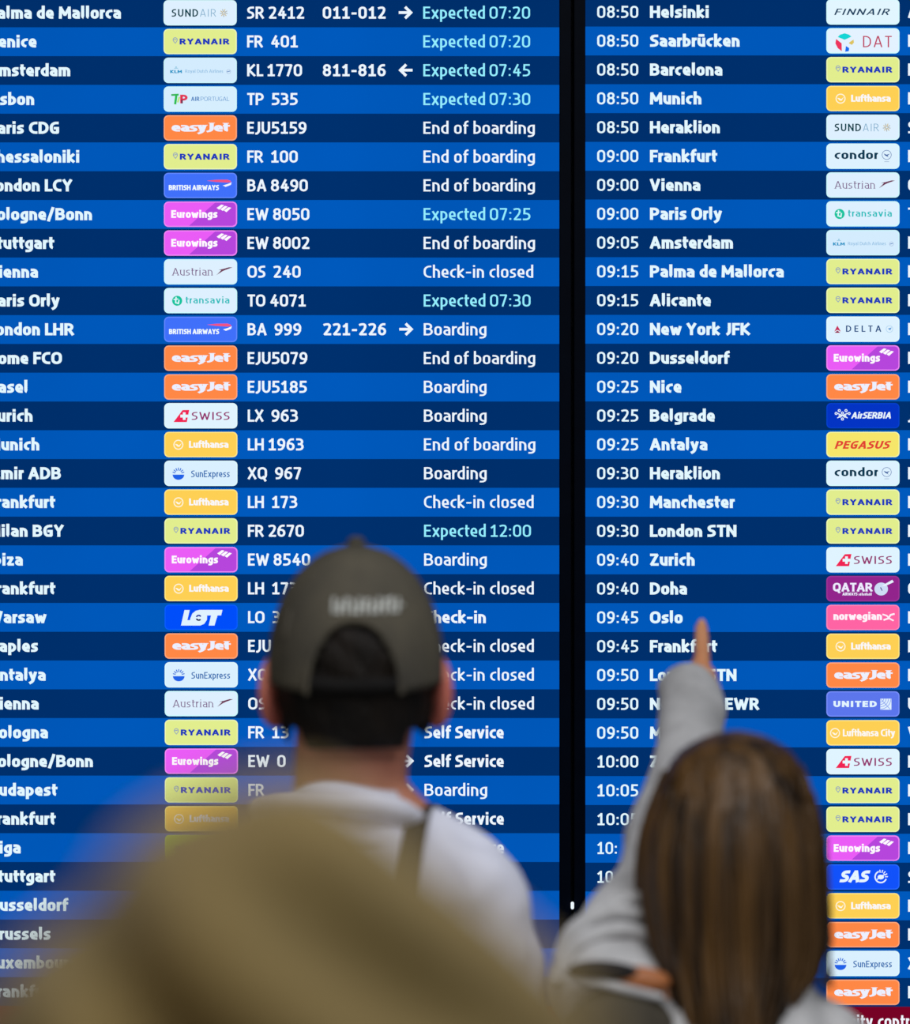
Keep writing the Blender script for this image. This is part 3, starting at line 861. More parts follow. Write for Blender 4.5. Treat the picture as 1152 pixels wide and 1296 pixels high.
def shoes(par, feet, m):
    for f in feet:
        bm = bmesh.new()
        tube(bm, [(f[0], f[1] - 0.055, 0.062, 0.042), (f[0], f[1] + 0.0, 0.070, 0.046), (f[0], f[1] + 0.09, 0.056, 0.046), (f[0], f[1] + 0.17, 0.042, 0.034)], 18, 1.0)
        for v in bm.verts: v.co.z = max(v.co.z, 0.018)
        s = from_bm('shoe', bm, m, par)
        bm = bmesh.new()
        out = []
        for k in range(28):
            a = 2 * math.pi * k / 28
            out.append((f[0] + 0.047 * math.cos(a), f[1] + 0.058 + 0.152 * math.sin(a)))
        lo = [bm.verts.new((q[0], q[1], 0.0)) for q in out]; hi = [bm.verts.new((q[0], q[1], 0.024)) for q in out]
        bm.faces.new(list(reversed(lo))); bm.faces.new(hi)
        for k in range(28): bm.faces.new((lo[k], lo[(k + 1) % 28], hi[(k + 1) % 28], hi[k]))
        from_bm('sole', bm, M['sole'], s, smooth=False)

# ---- man in the cap ------------------------------------------------------
DM = 4.36
mx_ = PX(451, 0, DM).x
man = empty('person', (mx_, DM, 0), 'man seen from behind in a grey baseball cap and white shirt', 'person')
def rel(o, v): return (v[0] - o.location.x, v[1] - o.location.y, v[2])
HC = (0.0, 0.0, 1.628); HK = 1.06
shz = 1.475
feet = ((-0.12, 0.0), (0.12, 0.02))
SL, SR = Vector((-0.165, -0.03, 1.425)), Vector((0.150, -0.02, 1.430))
armL = [(-0.120, -0.03, 1.385, 0.046), (-0.150, -0.03, 1.26, 0.044), (-0.180, -0.01, 1.14, 0.040), (-0.200, 0.03, 1.02, 0.036), (-0.200, 0.08, 0.90, 0.026)]
armR = [(0.120, -0.03, 1.385, 0.046), (0.150, -0.03, 1.26, 0.044), (0.180, -0.01, 1.14, 0.040), (0.200, 0.03, 1.02, 0.036), (0.200, 0.08, 0.90, 0.026)]
down = Vector((0.02, 0.15, -1))
bm = standing(man, feet, 0.93, HC, HK, 0.059, (SL, SR), 1.44, (armL, armR), 0.76, nx=-0.006, nb=0.95,
              hands=[(Vector((-0.200, 0.08, 0.89)), down, Vector((0.1, 1, 0.1)), Vector((1, 0, 0)), 1.0),
                     (Vector((0.200, 0.08, 0.89)), down, Vector((-0.1, 1, 0.1)), Vector((-1, 0, 0)), 1.0)])
for s in (-1, 1): tube(bm, [(s * 0.02, -0.02, 1.50, 0.040), (s * 0.075, -0.02, 1.452, 0.036), (s * 0.13, -0.02, 1.415, 0.038)], 14)
fuse(from_bm('body', bm, M['skin'], man), 0.0055, 5)
for s in (-1, 1):
    bm = bmesh.new(); ear(bm, (HC[0] - s * 0.004, HC[1] - 0.005, HC[2] - 0.002), HK * 1.03, s)
    fuse(from_bm('ear', bm, M['ear'], man), 0.0025, 3)
face_parts(man, HC, HK)
# short dark hair: cap of hair over the back of the skull down to the nape
bm = bmesh.new()
seg = 64; prev = None
for j in range(19):
    t = j / 18
    z = 1.735 - t * 0.175
    zz = (z - (HC[2] + 0.022)) / 0.097
    core = math.sqrt(max(0.0, 1 - min(1, zz * zz))) if zz > 0 else 1.0 - 0.10 * (min(1, -zz)) ** 2 - 0.16 * max(0, -zz - 0.35) ** 1.6
    ring_ = []
    for i in range(seg):
        a = 2 * math.pi * i / seg
        back = 0.5 - 0.5 * math.sin(a)            # 1 at the back (-y), 0 at the face
        low = 1.0
        rr = core * (1 + 0.018 * math.sin(i * 5.3 + j * 1.7) + 0.012 * math.sin(i * 9.1 + j * 3.1))
        zt = z
        if back < 0.55: zt = max(z, 1.735 - 0.175 * (0.30 + 0.7 * back / 0.55))
        if 0.55 <= back < 0.85: zt = max(z, 1.735 - 0.175 * (0.86 + (back - 0.55) * 0.1))
        ring_.append(bm.verts.new((HC[0] + 0.0835 * rr * math.cos(a), HC[1] - 0.014 + 0.100 * rr * math.sin(a), zt)))
    if prev:
        for i in range(seg): bm.faces.new((prev[i], prev[(i + 1) % seg], ring_[(i + 1) % seg], ring_[i]))
    else: bm.faces.new(list(reversed(ring_)))
    prev = ring_
bm.faces.new(prev)
bmesh.ops.remove_doubles(bm, verts=bm.verts, dist=0.0004)
from_bm('hair', bm, M['dark_hair'], man)
# baseball cap
cap = empty('baseball_cap', (0, 0, 0)); cap.parent = man
CZ0, CZ1 = 1.628, 1.764
def cap_r(t):     # t 0 rim .. 1 top -> radius factor
    return math.sqrt(max(0, 1 - t ** 2.35))
bm = bmesh.new(); seg = 72; NR = 22
grid = []
for j in range(NR):
    t = j / (NR - 1) * 0.995
    rr = cap_r(t); row = []
    for i in range(seg):
        a = 2 * math.pi * i / seg
        dsm = abs(((math.degrees(a) - 90 + 30) % 60) - 30)
        groove = -0.0014 * max(0, 1 - dsm / 4.0) if t < 0.97 else 0
        z = CZ0 + (CZ1 - CZ0) * t + 0.012 * (1 - t) * math.sin(a)      # rim a little lower at the back
        row.append(bm.verts.new((HC[0] + (0.0885 * rr + groove) * math.cos(a), HC[1] - 0.012 + (0.108 * rr + groove) * math.sin(a), z)))
    grid.append(row)
for j in range(NR - 1):
    for i in range(seg):
        # arched gap at the back
        a = 2 * math.pi * (i + 0.5) / seg; t = (j + 0.5) / (NR - 1)
        xx = math.cos(a) * 0.0885
        back = math.sin(a) < 0
        if back and (xx / 0.046) ** 2 + (max(0, t - 0.0) / 0.50) ** 2 < 1.0: continue
        bm.faces.new((grid[j][i], grid[j][(i + 1) % seg], grid[j + 1][(i + 1) % seg], grid[j + 1][i]))
bm.faces.new(grid[-1])
bmesh.ops.delete(bm, geom=[v for v in bm.verts if not v.link_faces], context='VERTS')
cr = from_bm('crown', bm, M['cap'], cap)
so = cr.modifiers.new('thickness', 'SOLIDIFY'); so.thickness = 0.003; so.offset = 1
bm = bmesh.new(); ellipsoid(bm, (HC[0], HC[1] - 0.012, 1.769), (0.0095, 0.0095, 0.006), None, 16, 10)
from_bm('button', bm, M['cap'], cap)
# rolled edge of the arch, the strap and the sweat band
def cap_pt(x, t, off=0.0):
    ca = max(-1, min(1, x / 0.0885 / max(cap_r(t), 0.05))); sa = -math.sqrt(1 - ca * ca)
    rr = cap_r(t)
    return (HC[0] + (0.0885 * rr + off) * ca, HC[1] - 0.012 + (0.108 * rr + off) * sa, CZ0 + (CZ1 - CZ0) * t + 0.012 * (1 - t) * sa)
bm = bmesh.new()
arch = []
for k in range(13):
    a = math.pi * k / 12
    arch.append((*cap_pt(0.047 * math.cos(a), 0.51 * math.sin(a), 0.002), 0.0034))
tube(bm, arch, 10, 1, 3)
e = from_bm('arch_trim', bm, M['cap'], cap)
bm = bmesh.new(); pr = None
for k in range(13):
    x = -0.050 + 0.1 * k / 12
    p0 = Vector(cap_pt(x, 0.0, 0.003)); q = [bm.verts.new(p0 + Vector((0, dy, dz))) for dy, dz in ((0, 0.001), (0.003, 0.001), (0.003, 0.016), (0, 0.016))]
    if pr:
        for i in range(4): bm.faces.new((pr[i], pr[(i + 1) % 4], q[(i + 1) % 4], q[i]))
    else: bm.faces.new(q)
    pr = q
bm.faces.new(list(reversed(pr)))
from_bm('strap', bm, M['cap_dark'], cap)
bm = bmesh.new()                                    # curved peak over the face
NB = 20; top = []
for i in range(NB + 1):
    a = R(25 + 130 * i / NB)
    rowp = []
    for j in range(6):
        f = j / 5; e2 = 0.062 * math.sin(math.pi * i / NB) ** 0.6 * f
        x = math.cos(a) * (0.087 + e2 * 0.25); y = math.sin(a) * 0.106 - 0.012 + e2
        rowp.append(bm.verts.new((x, y, CZ0 + 0.012 * math.sin(a) - 0.012 * f - 0.9 * x * x * f)))
    top.append(rowp)
for i in range(NB):
    for j in range(5): bm.faces.new((top[i][j], top[i + 1][j], top[i + 1][j + 1], top[i][j + 1]))
pk = from_bm('peak', bm, M['cap'], cap)
so = pk.modifiers.new('thickness', 'SOLIDIFY'); so.thickness = 0.003
# raised stitched mark over the arch (unreadable in the blur) and a small one on the left side
bm = bmesh.new()
hs = (1, .8, 1, .7, 1, .85, .7, 1, .8, 1, .9)
for k, h in enumerate(hs):
    x = -0.020 + 0.0062 * k
    pts = [(*cap_pt(x + 0.0006 * q, 0.555 + 0.095 * h * q, 0.0032), 0.0017) for q in (0, 0.5, 1)]
    tube(bm, pts, 8, 1, 2)
    tube(bm, [(*cap_pt(x, 0.56 + 0.04 * (k % 3), 0.0032), 0.0014), (*cap_pt(x + 0.005, 0.56 + 0.04 * (k % 3), 0.0032), 0.0014)], 8, 1, 2)
from_bm('embroidery', bm, M['thread'], cap)
bm = bmesh.new()
tube(bm, [(*cap_pt(-0.069, 0.36, 0.002), 0.003), (*cap_pt(-0.066, 0.45, 0.002), 0.004), (*cap_pt(-0.063, 0.54, 0.002), 0.003)], 8, 1, 2)
from_bm('side_mark', bm, M['cap'], cap)
# shirt
bm = bmesh.new()
loft(bm, [((0, -0.02, 0.86), 0.185, 0.135), ((0, -0.02, 1.0), 0.175, 0.13), ((0, -0.02, 1.2), 0.180, 0.132), ((0, -0.025, 1.34), 0.165, 0.130),
          ((0, -0.025, 1.41), 0.140, 0.112), ((-0.004, -0.02, 1.455), 0.105, 0.098), ((-0.010, -0.018, 1.50), 0.072, 0.076)], 40)
for s, a in ((-1, armL), (1, armR)):
    tube(bm, [(s * 0.03, -0.02, 1.468, 0.050), (s * 0.080, -0.025, 1.436, 0.054), (s * 0.115, -0.025, 1.405, 0.058), (s * 0.125, -0.025, 1.36, 0.060)], 18)
    tube(bm, [(s * 0.118, -0.025, 1.385, 0.062), (s * 0.134, -0.03, 1.32, 0.062), (s * 0.158, -0.03, 1.22, 0.060), (s * 0.185, -0.01, 1.12, 0.056), (s * 0.20, 0.03, 1.02, 0.050), (s * 0.20, 0.065, 0.94, 0.045)], 22)
fuse(from_bm('shirt', bm, M['shirt'], man), 0.006, 5, 0.022, 0.075)
bm = bmesh.new()            # collar: a soft standing band, higher at the back left
N = 40; rows = []
for (dz, rr) in ((-0.010, 0.082), (0.004, 0.075), (0.018, 0.071), (0.026, 0.069), (0.027, 0.0665), (0.018, 0.065), (0.0, 0.066)):
    rows.append([bm.verts.new((-0.012 + rr * math.cos(2 * math.pi * i / N) * 0.96, -0.014 + rr * math.sin(2 * math.pi * i / N) * 0.96,
                 1.482 + dz - 0.016 * math.sin(2 * math.pi * i / N) + 0.004 * math.sin(6 * math.pi * i / N + 1))) for i in range(N)])
for a, b in zip(rows, rows[1:]):
    for i in range(N): bm.faces.new((a[i], a[(i + 1) % N], b[(i + 1) % N], b[i]))
cl = from_bm('collar', bm, M['shirt'], man)
# wide rolled neckline lying on the left shoulder
bm = bmesh.new(); tube(bm, [(-0.100, -0.045, 1.500, 0.012), (-0.072, -0.078, 1.507, 0.012), (-0.03, -0.096, 1.508, 0.012), (0.015, -0.098, 1.506, 0.013), (0.045, -0.084, 1.498, 0.013), (0.064, -0.055, 1.484, 0.012)], 14)
tube(bm, [(-0.085, -0.03, 1.475, 0.030), (-0.03, -0.06, 1.478, 0.034), (0.03, -0.06, 1.474, 0.032)], 16)
fuse(from_bm('neckline_roll', bm, M['shirt'], man), 0.004, 3)
# soft folds gathered below the collar
for (pts) in ([(-0.07, -0.098, 1.475), (0.0, -0.112, 1.470), (0.06, -0.10, 1.455), (0.10, -0.085, 1.42)],
              [(-0.02, -0.128, 1.43), (0.04, -0.122, 1.425), (0.085, -0.105, 1.405)],
              [(0.09, -0.118, 1.39), (0.13, -0.105, 1.36), (0.15, -0.10, 1.31)]):
    bm = bmesh.new(); tube(bm, [(x, y + 0.009, z, 0.008 if 0 < i < len(pts) - 1 else 0.004) for i, (x, y, z) in enumerate(pts)], 12)
    from_bm('shirt_fold', bm, M['shirt'], man)
trousers(man, 0, -0.02, 0.88, feet, 1.0, M['denim'])
shoes(man, feet, M['leather'])
# shoulder bag: black strap over the right shoulder, bag at the lower back
bagt = empty('shoulder_bag', (mx_ + 0.02, DM - 0.22, 0.95), 'black shoulder bag whose strap crosses the right shoulder of the man in the cap', 'bag')
def strap_mesh(bm, pts, w, th):
    P = [Vector(p) for p in catmull([list(p) for p in pts], 6)]
    pr = None
    for i, p in enumerate(P):
        t = (P[min(i + 1, len(P) - 1)] - P[max(i - 1, 0)]).normalized()
        s = Vector((1, 0.15, 0.12)); s = (s - t * s.dot(t)).normalized(); n = s.cross(t)
        q = [bm.verts.new(p + s * a * w / 2 + n * b * th / 2) for a, b in ((-1, -1), (1, -1), (1, 1), (-1, 1))]
        if pr:
            for k in range(4): bm.faces.new((pr[k], pr[(k + 1) % 4], q[(k + 1) % 4], q[k]))
        else: bm.faces.new(list(reversed(q)))
        pr = q
    bm.faces.new(pr)
bm = bmesh.new()
off = Vector((mx_, DM, 0)) - bagt.location
strap_mesh(bm, [Vector(p) + off for p in ((0.035, -0.178, 1.16), (0.046, -0.172, 1.30), (0.050, -0.160, 1.37), (0.056, -0.134, 1.43), (0.062, -0.092, 1.474), (0.068, -0.03, 1.496), (0.078, 0.035, 1.478), (0.086, 0.088, 1.41), (0.07, 0.13, 1.25), (-0.02, 0.145, 1.10), (-0.12, 0.13, 1.02), (-0.19, 0.06, 0.98), (-0.215, -0.05, 0.97), (-0.17, -0.17, 1.0), (-0.12, -0.2, 1.04))], 0.023, 0.004)
from_bm('strap', bm, M['black_cloth'], bagt, smooth=False)
bm = bmesh.new(); box(bm, -0.17, 0.10, -0.05, 0.03, -0.03, 0.22)
bmesh.ops.bevel(bm, geom=bm.edges[:], offset=0.02, segments=3, affect='EDGES')
from_bm('bag_body', bm, M['leather'], bagt)
bm = bmesh.new(); box(bm, -0.165, 0.095, -0.056, -0.046, 0.08, 0.215)
bmesh.ops.bevel(bm, geom=bm.edges[:], offset=0.004, segments=2, affect='EDGES')
from_bm('flap', bm, M['black_cloth'], bagt)

# ---- woman pointing ------------------------------------------------------
DW = 4.30
wx = PX(934, 0, DW).x
wom = empty('person', (wx, DW, 0), 'woman with long brown hair in a grey sweater pointing up at the board', 'person')
def W(px, py, d): v = PX(px, py, d); return (v.x - wx, v.y - DW, v.z)
WC = (0.0, 0.01, 1.448); WK = 0.98
arm_up = [W(768, 1222, 4.30), W(800, 1130, 4.37), W(826, 1060, 4.47), W(845, 1000, 4.55), W(858, 950, 4.62), W(868, 905, 4.68)]
SLV = [(800, 1284, 4.28, 0.050), (764, 1236, 4.30, 0.054), (783, 1190, 4.34, 0.049), (817, 1122, 4.41, 0.0365), (835, 1060, 4.48, 0.0370), (857, 1004, 4.55, 0.0365),
       (868, 964, 4.60, 0.0355), (874, 924, 4.66, 0.0360), (874, 894, 4.70, 0.0370), (871, 878, 4.73, 0.0355)]
armUp = [(*W(a, b, c), r * 0.62) for a, b, c, r in SLV[1:-2]]
wr = Vector(W(876, 894, 4.70)); kn = Vector(W(889, 852, 4.76)); tip = Vector(W(888, 792, 4.83))
dfin = (kn - wr).normalized()
armDn = [(0.105, -0.01, 1.225, 0.044), (0.145, -0.02, 1.11, 0.038), (0.168, 0.0, 1.0, 0.034), (0.17, 0.05, 0.89, 0.030), (0.17, 0.09, 0.80, 0.022)]
wfeet = ((-0.09, 0.0), (0.10, 0.02))
def pointing(bm):
    # palm under the sleeve, index finger stretched, the other fingers curled away from us, thumb across them
    fwd = Vector((0, 1, 0.1)).normalized(); side = Vector((1, 0, 0.1)).normalized()
    for q in (-1.2, -0.4, 0.4, 1.1):
        a = wr + side * q * 0.010; b = kn - dfin * 0.006 + side * (q * 0.0165 - 0.010) + fwd * 0.004
        tube(bm, [(*a, 0.015), (*a.lerp(b, 0.5), 0.014), (*b, 0.011)], 10, 1, 3)
    i0 = kn - dfin * 0.014 + side * 0.004; 
    d2 = (tip - kn)
    pts = [i0, kn, kn + d2 * 0.42 + Vector((0, -0.001, 0)), kn + d2 * 0.72, kn + d2 * 1.0]
    tube(bm, [(*p, r) for p, r in zip(pts, (0.0105, 0.0105, 0.0098, 0.0092, 0.0078))], 14, 1, 4)
    for k, (q, L) in enumerate(((-0.013, 0.028), (-0.024, 0.026), (-0.034, 0.022))):
        b = kn + side * q - dfin * 0.006 * (k + 1)
        pts = [b - dfin * 0.01, b + dfin * 0.008 + fwd * 0.010, b + fwd * 0.034 - dfin * 0.002, b + fwd * 0.036 - dfin * L, b + fwd * 0.018 - dfin * L * 1.1]
        tube(bm, [(*p, r) for p, r in zip(pts, (0.0095, 0.0095, 0.0088, 0.0082, 0.0072))], 10, 1, 3)
    t0 = wr + dfin * 0.012 + side * 0.018
    tube(bm, [(*t0, 0.0125), (*(t0 + fwd * 0.026 + dfin * 0.014 + side * 0.002), 0.011), (*(t0 + fwd * 0.046 + dfin * 0.020 - side * 0.016), 0.0098), (*(t0 + fwd * 0.052 + dfin * 0.020 - side * 0.036), 0.008)], 10, 1, 3)
WSL, WSR = Vector((-0.130, -0.01, 1.29)), Vector((0.130, -0.01, 1.28))
bm = standing(wom, wfeet, 0.82, WC, WK, 0.048, (WSL, WSR), 1.30, (armUp, armDn), 0.74,
              hands=[(Vector((0.17, 0.09, 0.79)), down, Vector((-0.1, 1, 0.1)), Vector((-1, 0, 0)), 0.9)], extra=pointing)
tube(bm, [(*W(860, 1262, 4.29), 0.040), (*W(800, 1262, 4.265), 0.030)], 14)
fuse(from_bm('body', bm, M['skin_pale'], wom), 0.0045, 4)
for s in (-1, 1):
    bm = bmesh.new(); ear(bm, (WC[0], WC[1], WC[2]), WK * 0.93, s); fuse(from_bm('ear', bm, M['skin_pale'], wom), 0.0025, 3)
face_parts(wom, WC, WK)
# fingernail of the pointing finger
bm = bmesh.new(); ellipsoid(bm, tuple(Vector(tip) + Vector((0, -0.0062, 0.001))), (0.0052, 0.0022, 0.0072), None, 14, 8)
from_bm('fingernail', bm, M['skin_pale'], wom)
# sweater
bm = bmesh.new()
loft(bm, [((0, -0.01, 0.78), 0.170, 0.130), ((0, -0.01, 0.9), 0.165, 0.128), ((0, -0.01, 1.08), 0.150, 0.12), ((0, -0.01, 1.19), 0.140, 0.118),
          ((0, -0.01, 1.255), 0.115, 0.10), ((0, -0.008, 1.295), 0.090, 0.082), ((0, -0.005, 1.335), 0.066, 0.066)], 40)
tube(bm, [(0.05, -0.01, 1.285, 0.038), (0.088, -0.012, 1.260, 0.043), (0.108, -0.015, 1.222, 0.053), (0.148, -0.02, 1.11, 0.052), (0.170, 0.0, 1.0, 0.048), (0.172, 0.05, 0.90, 0.042), (0.170, 0.08, 0.84, 0.036)], 22)
def foldfn(k, a):
    q = 1.0
    q += 0.075 * math.sin(k * 26 + 1.2 * math.sin(a)) * max(0, 1 - k * 1.6)
    q += 0.03 * math.sin(k * 40 + a) * (1 - k)
    q += 0.02 * math.sin(3 * a + k * 9)
    return q
tube(bm, [(*W(a, b, c), r) for a, b, c, r in SLV], 36, 1.0, 8, foldfn)
ellipsoid(bm, W(869, 868, 4.765), (0.035, 0.036, 0.022), Matrix.Rotation(R(-8), 4, 'Y'))
fuse(from_bm('sweater', bm, M['jersey'], wom), 0.005, 3, 0.008, 0.05)
# drapes round the raised shoulder
for pts in ([(732, 1186), (756, 1158), (790, 1140), (826, 1138)], [(710, 1208), (728, 1178), (770, 1156), (824, 1160)], [(706, 1240), (728, 1200), (780, 1178), (830, 1186)]):
    bm = bmesh.new()
    tube(bm, [(*W(x, y, 4.262 + 0.02 * abs(x - 765) / 60 + 0.04 * (1200 - y) / 80), 0.010 if 0 < i < 3 else 0.007) for i, (x, y) in enumerate(pts)], 14)
    from_bm('sleeve_fold', bm, M['jersey'], wom)
# wide neckline: black ellipsoid standing in for the shadow in the opening, and the rolled edge below it
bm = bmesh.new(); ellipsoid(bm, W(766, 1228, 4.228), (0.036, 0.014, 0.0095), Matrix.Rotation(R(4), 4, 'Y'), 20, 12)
o = from_bm('neckline_shadow', bm, M['black_cloth'], wom); o['label'] = 'shadow inside the slipped neckline, shaped as a black ellipsoid'
bm = bmesh.new(); ellipsoid(bm, W(785, 1333, 4.236), (0.062, 0.038, 0.069), Matrix.Rotation(R(3), 4, 'Y'), 28, 16)  # dark taupe ellipsoid filling the area below the neckline edge
o = from_bm('underarm_cloth', bm, M['taupe'], wom); o['label'] = 'dark taupe cloth below the slipped neckline'
bm = bmesh.new(); ellipsoid(bm, W(812, 1240, 4.232), (0.030, 0.012, 0.0135), Matrix.Rotation(R(6), 4, 'Y'), 20, 12)  # shoulder skin with its shade put into the colour
o = from_bm('bare_shoulder', bm, M['skin_shaded'], wom); o['label'] = 'patch of bare shoulder beside the hair, coloured as in shade'
bm = bmesh.new()
tube(bm, [(*W(720, 1226, 4.235), 0.004), (*W(738, 1238, 4.228), 0.005), (*W(770, 1246, 4.222), 0.005), (*W(800, 1254, 4.218), 0.005), (*W(835, 1262, 4.22), 0.004)], 10)
from_bm('neckline_edge', bm, M['jersey'], wom)
trousers(wom, 0, -0.01, 0.80, wfeet, 0.86, M['denim'])
shoes(wom, wfeet, M['leather'])
# long hair: grooved mass with separate locks
def prof(keys, z):
    if z >= keys[0][0]: return keys[0][1]
    for (z0, a), (z1, b) in zip(keys, keys[1:]):
        if z >= z1:
            t = (z - z0) / (z1 - z0); return a + (b - a) * t
    return keys[-1][1]
HT = 1.577
LK = [(1.577, 0.004), (1.574, 0.022), (1.567, 0.040), (1.555, 0.058), (1.535, 0.074), (1.505, 0.088), (1.47, 0.097), (1.42, 0.1005), (1.37, 0.092), (1.33, 0.082), (1.29, 0.071), (1.22, 0.06), (1.1, 0.05)]
RK = [(1.577, 0.004), (1.574, 0.022), (1.567, 0.040), (1.555, 0.056), (1.535, 0.070), (1.505, 0.081), (1.47, 0.087), (1.42, 0.091), (1.37, 0.094), (1.335, 0.088), (1.305, 0.060), (1.27, 0.046), (1.22, 0.045), (1.1, 0.04)]
BK = [(1.577, 0.004), (1.574, 0.026), (1.567, 0.046), (1.555, 0.064), (1.535, 0.082), (1.505, 0.096), (1.47, 0.106), (1.42, 0.110), (1.37, 0.108), (1.33, 0.112), (1.29, 0.122), (1.22, 0.128), (1.1, 0.126)]
def hair_r(a, z, s=1.0):
    ca, sa = math.cos(a), math.sin(a)
    rx = prof(RK if ca > 0 else LK, z); ry = prof(BK, z)
    g = 1 + 0.016 * math.sin(a * 17 + 2.2 * math.sin(z * 9)) + 0.020 * math.sin(a * 7 + z * 5) + 0.007 * math.sin(a * 43 + z * 14)
    fade = min(1, (HT - z) / 0.05)
    g = 1 + (g - 1) * (0.3 + 0.7 * fade)
    return rx * g * s * ca, ry * g * s * sa
bm = bmesh.new(); seg = 150
zs = [1.577, 1.5755, 1.573, 1.569, 1.563, 1.555, 1.545, 1.53, 1.513, 1.495, 1.475, 1.45, 1.425, 1.40, 1.375, 1.35, 1.325, 1.30, 1.27, 1.24, 1.20, 1.16, 1.12]
prev = None
a0, a1 = R(165), R(375)      # open to the front, where the face is
for z in zs:
    op = min(1, max(0, (1.555 - z) / 0.04))
    b0 = R(90) + (a0 - R(90)) * op; b1 = R(450) + (a1 - R(450)) * op
    row = []
    for i in range(seg + 1):
        a = b0 + (b1 - b0) * i / seg
        x, y = hair_r(a, z)
        zz = z - (0.012 * math.sin(i * 1.9) + 0.01 * math.sin(i * 0.7) if z < 1.13 else 0)
        row.append(bm.verts.new((x - 0.002, y + 0.004, zz)))
    if prev:
        for i in range(seg): bm.faces.new((prev[i], prev[i + 1], row[i + 1], row[i]))
    prev = row
hr = from_bm('hair', bm, M['brown_hair'], wom)
so = hr.modifiers.new('thickness', 'SOLIDIFY'); so.thickness = 0.012; so.offset = -1
for k in range(34):
    a = R(170 + 200 * (k + random.random() * 0.7) / 34)
    zt = 1.54 - random.random() * 0.06
    pts = []
    for j in range(8):
        z = zt - (zt - 1.12 + random.random() * 0.01) * j / 7
        x, y = hair_r(a + 0.05 * math.sin(j * 0.9 + k), z, 0.992)
        pts.append((x - 0.002, y + 0.004, z, 0.0026 + 0.0012 * math.sin(math.pi * j / 7)))
    bm = bmesh.new(); tube(bm, pts, 6, 1, 3)
    from_bm('hair_lock', bm, M['brown_hair'], wom)
for k in range(5):      # loose strands by the right shoulder
    bm = bmesh.new()
    x0 = 1040 + 3 * k
    tube(bm, [(*W(x0 - 6, 1060, 4.30), 0.0015), (*W(x0 + 4 - 3 * k, 1130, 4.29), 0.0016), (*W(x0 + 8 - 2 * k, 1190, 4.28), 0.0016), (*W(x0 + 14 - 7 * k, 1250, 4.26), 0.001)], 6, 1, 3)
    from_bm('loose_strand', bm, M['brown_hair'], wom)

# ---- nearest person, far out of focus -------------------------------------
DF = 1.40
fx = PX(365, 0, DF).x
near = empty('person', (fx, DF, 0), 'person in a khaki hooded coat nearest the camera, far out of focus', 'person')
NC = (0.0, 0.0, 1.60)
nfeet = ((-0.12, -0.02), (0.12, -0.02))
nL = [(-0.165, 0.0, 1.30, 0.050), (-0.215, 0.0, 1.16, 0.045), (-0.235, 0.01, 1.03, 0.038), (-0.23, 0.05, 0.92, 0.034), (-0.215, 0.09, 0.81, 0.024)]
nR = [(0.165, 0.0, 1.30, 0.050), (0.215, 0.0, 1.16, 0.045), (0.235, 0.01, 1.03, 0.038), (0.23, 0.05, 0.92, 0.034), (0.215, 0.09, 0.81, 0.024)]
bm = standing(near, nfeet, 0.84, (0, 0.0, 1.578), 0.92, 0.05, (Vector((-0.15, 0, 1.33)), Vector((0.15, 0, 1.33))), 1.37, (nL, nR), 0.95,
              hands=[(Vector((-0.215, 0.09, 0.80)), down, Vector((0.1, 1, 0.1)), Vector((1, 0, 0)), 1.0),
                     (Vector((0.215, 0.09, 0.80)), down, Vector((-0.1, 1, 0.1)), Vector((-1, 0, 0)), 1.0)])
fuse(from_bm('body', bm, M['skin'], near), 0.0055, 5)
face_parts(near, (0, 0, 1.578), 0.92)
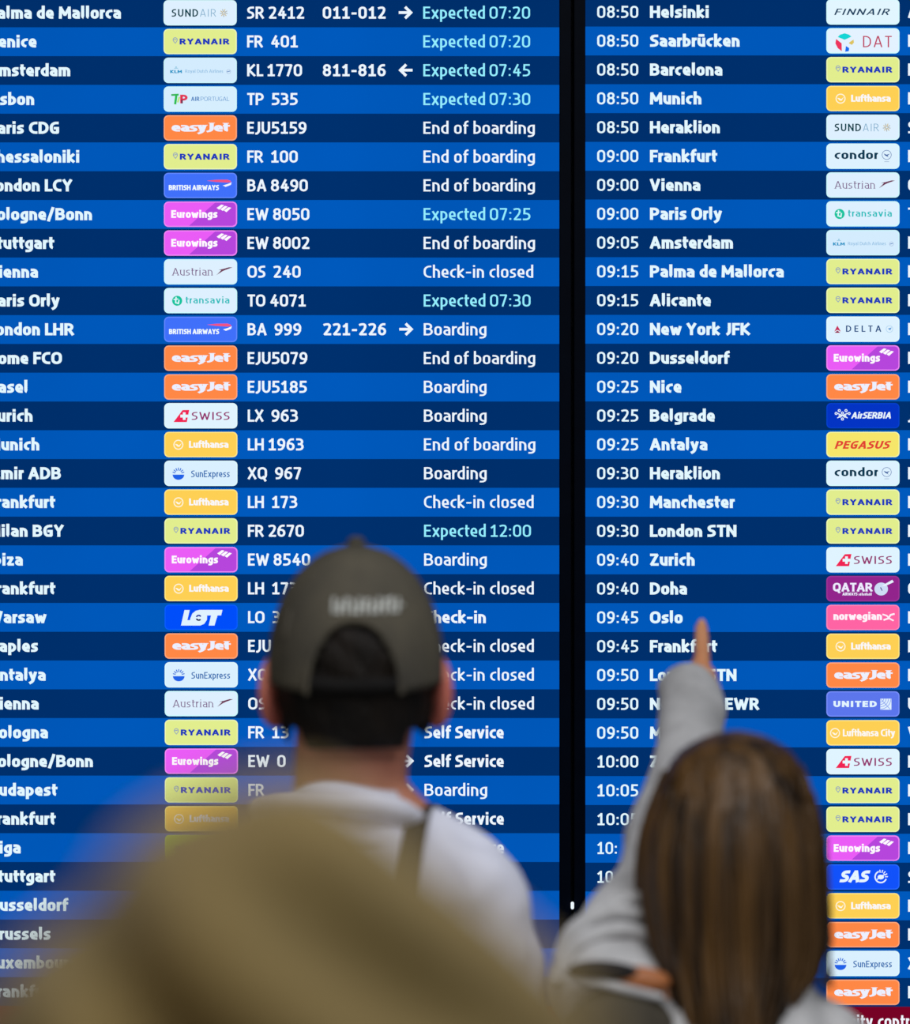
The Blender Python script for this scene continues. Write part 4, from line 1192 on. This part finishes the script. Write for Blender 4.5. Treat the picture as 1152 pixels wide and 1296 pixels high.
# hood: slouched cone with deep diagonal folds
AP = 1.7068; FPH = 1.85
def down_from(keys): return [(AP - d, w) for d, w in keys] + [(1.55, 0.130), (1.46, 0.120), (1.41, 0.125), (1.37, 0.15)]
HL = down_from([(0, .010), (.0021, .017), (.0071, .034), (.0176, .049), (.0333, .062), (.0517, .079), (.074, .106), (.11, .132)])
HR_ = down_from([(0, .010), (.0013, .013), (.0097, .025), (.0241, .0407), (.0412, .0617), (.0609, .083), (.0753, .099), (.11, .113)])
HB = down_from([(0, .012), (.005, .034), (.015, .058), (.029, .076), (.045, .092), (.064, .104), (.088, .114), (.12, .120)])
bm = bmesh.new(); seg = 120; prev = None
z = AP; zs = []
while z > 1.36: zs.append(z); z -= 0.004
for z in zs:
    op = min(1, max(0, (1.655 - z) / 0.03))
    b0 = R(90) + R(48) * op; b1 = R(450) - R(48) * op
    row = []
    for i in range(seg + 1):
        a = b0 + (b1 - b0) * i / seg
        ca, sa = math.cos(a), math.sin(a)
        rx = prof(HR_ if ca > 0 else HL, z); ry = prof(HB, z)
        x = rx * ca
        # folds run from the upper left down to the right across the back
        u = (x * 0.62 + (1.72 - z) * -0.78)
        v = (x * 0.78 + (1.72 - z) * 0.62)
        f = 0.014 * math.sin((u + 0.006 * math.sin(v * 30)) * 120 + FPH) * min(1, (AP - z) / 0.03)
        g = 1 + f / 0.10
        row.append(bm.verts.new((x * (1 + 0.3 * (g - 1)), ry * sa * g + 0.0, z)))
    if prev:
        for i in range(seg): bm.faces.new((prev[i], prev[i + 1], row[i + 1], row[i]))
    else:
        bm.faces.new(list(reversed(row[:-1])))
    prev = row
hd = from_bm('hood', bm, M['khaki'], near)
so = hd.modifiers.new('thickness', 'SOLIDIFY'); so.thickness = 0.005; so.offset = 1
bm = bmesh.new()
loft(bm, [((0, 0, 0.62), 0.22, 0.17), ((0, 0, 0.9), 0.20, 0.155), ((0, 0, 1.15), 0.195, 0.15), ((0, 0, 1.28), 0.195, 0.14), ((0, 0, 1.35), 0.165, 0.12), ((0, 0, 1.40), 0.11, 0.10)], 40)
for s in (-1, 1):
    tube(bm, [(s * 0.06, 0, 1.375, 0.05), (s * 0.13, 0, 1.335, 0.062), (s * 0.175, 0, 1.27, 0.070), (s * 0.225, 0, 1.15, 0.064), (s * 0.245, 0.01, 1.03, 0.058), (s * 0.238, 0.05, 0.93, 0.052), (s * 0.224, 0.08, 0.86, 0.048)], 22)
fuse(from_bm('coat', bm, M['khaki'], near), 0.007, 4, 0.02, 0.09)
trousers(near, 0, 0, 0.82, nfeet, 0.95, M['denim'])
shoes(near, nfeet, M['leather'])
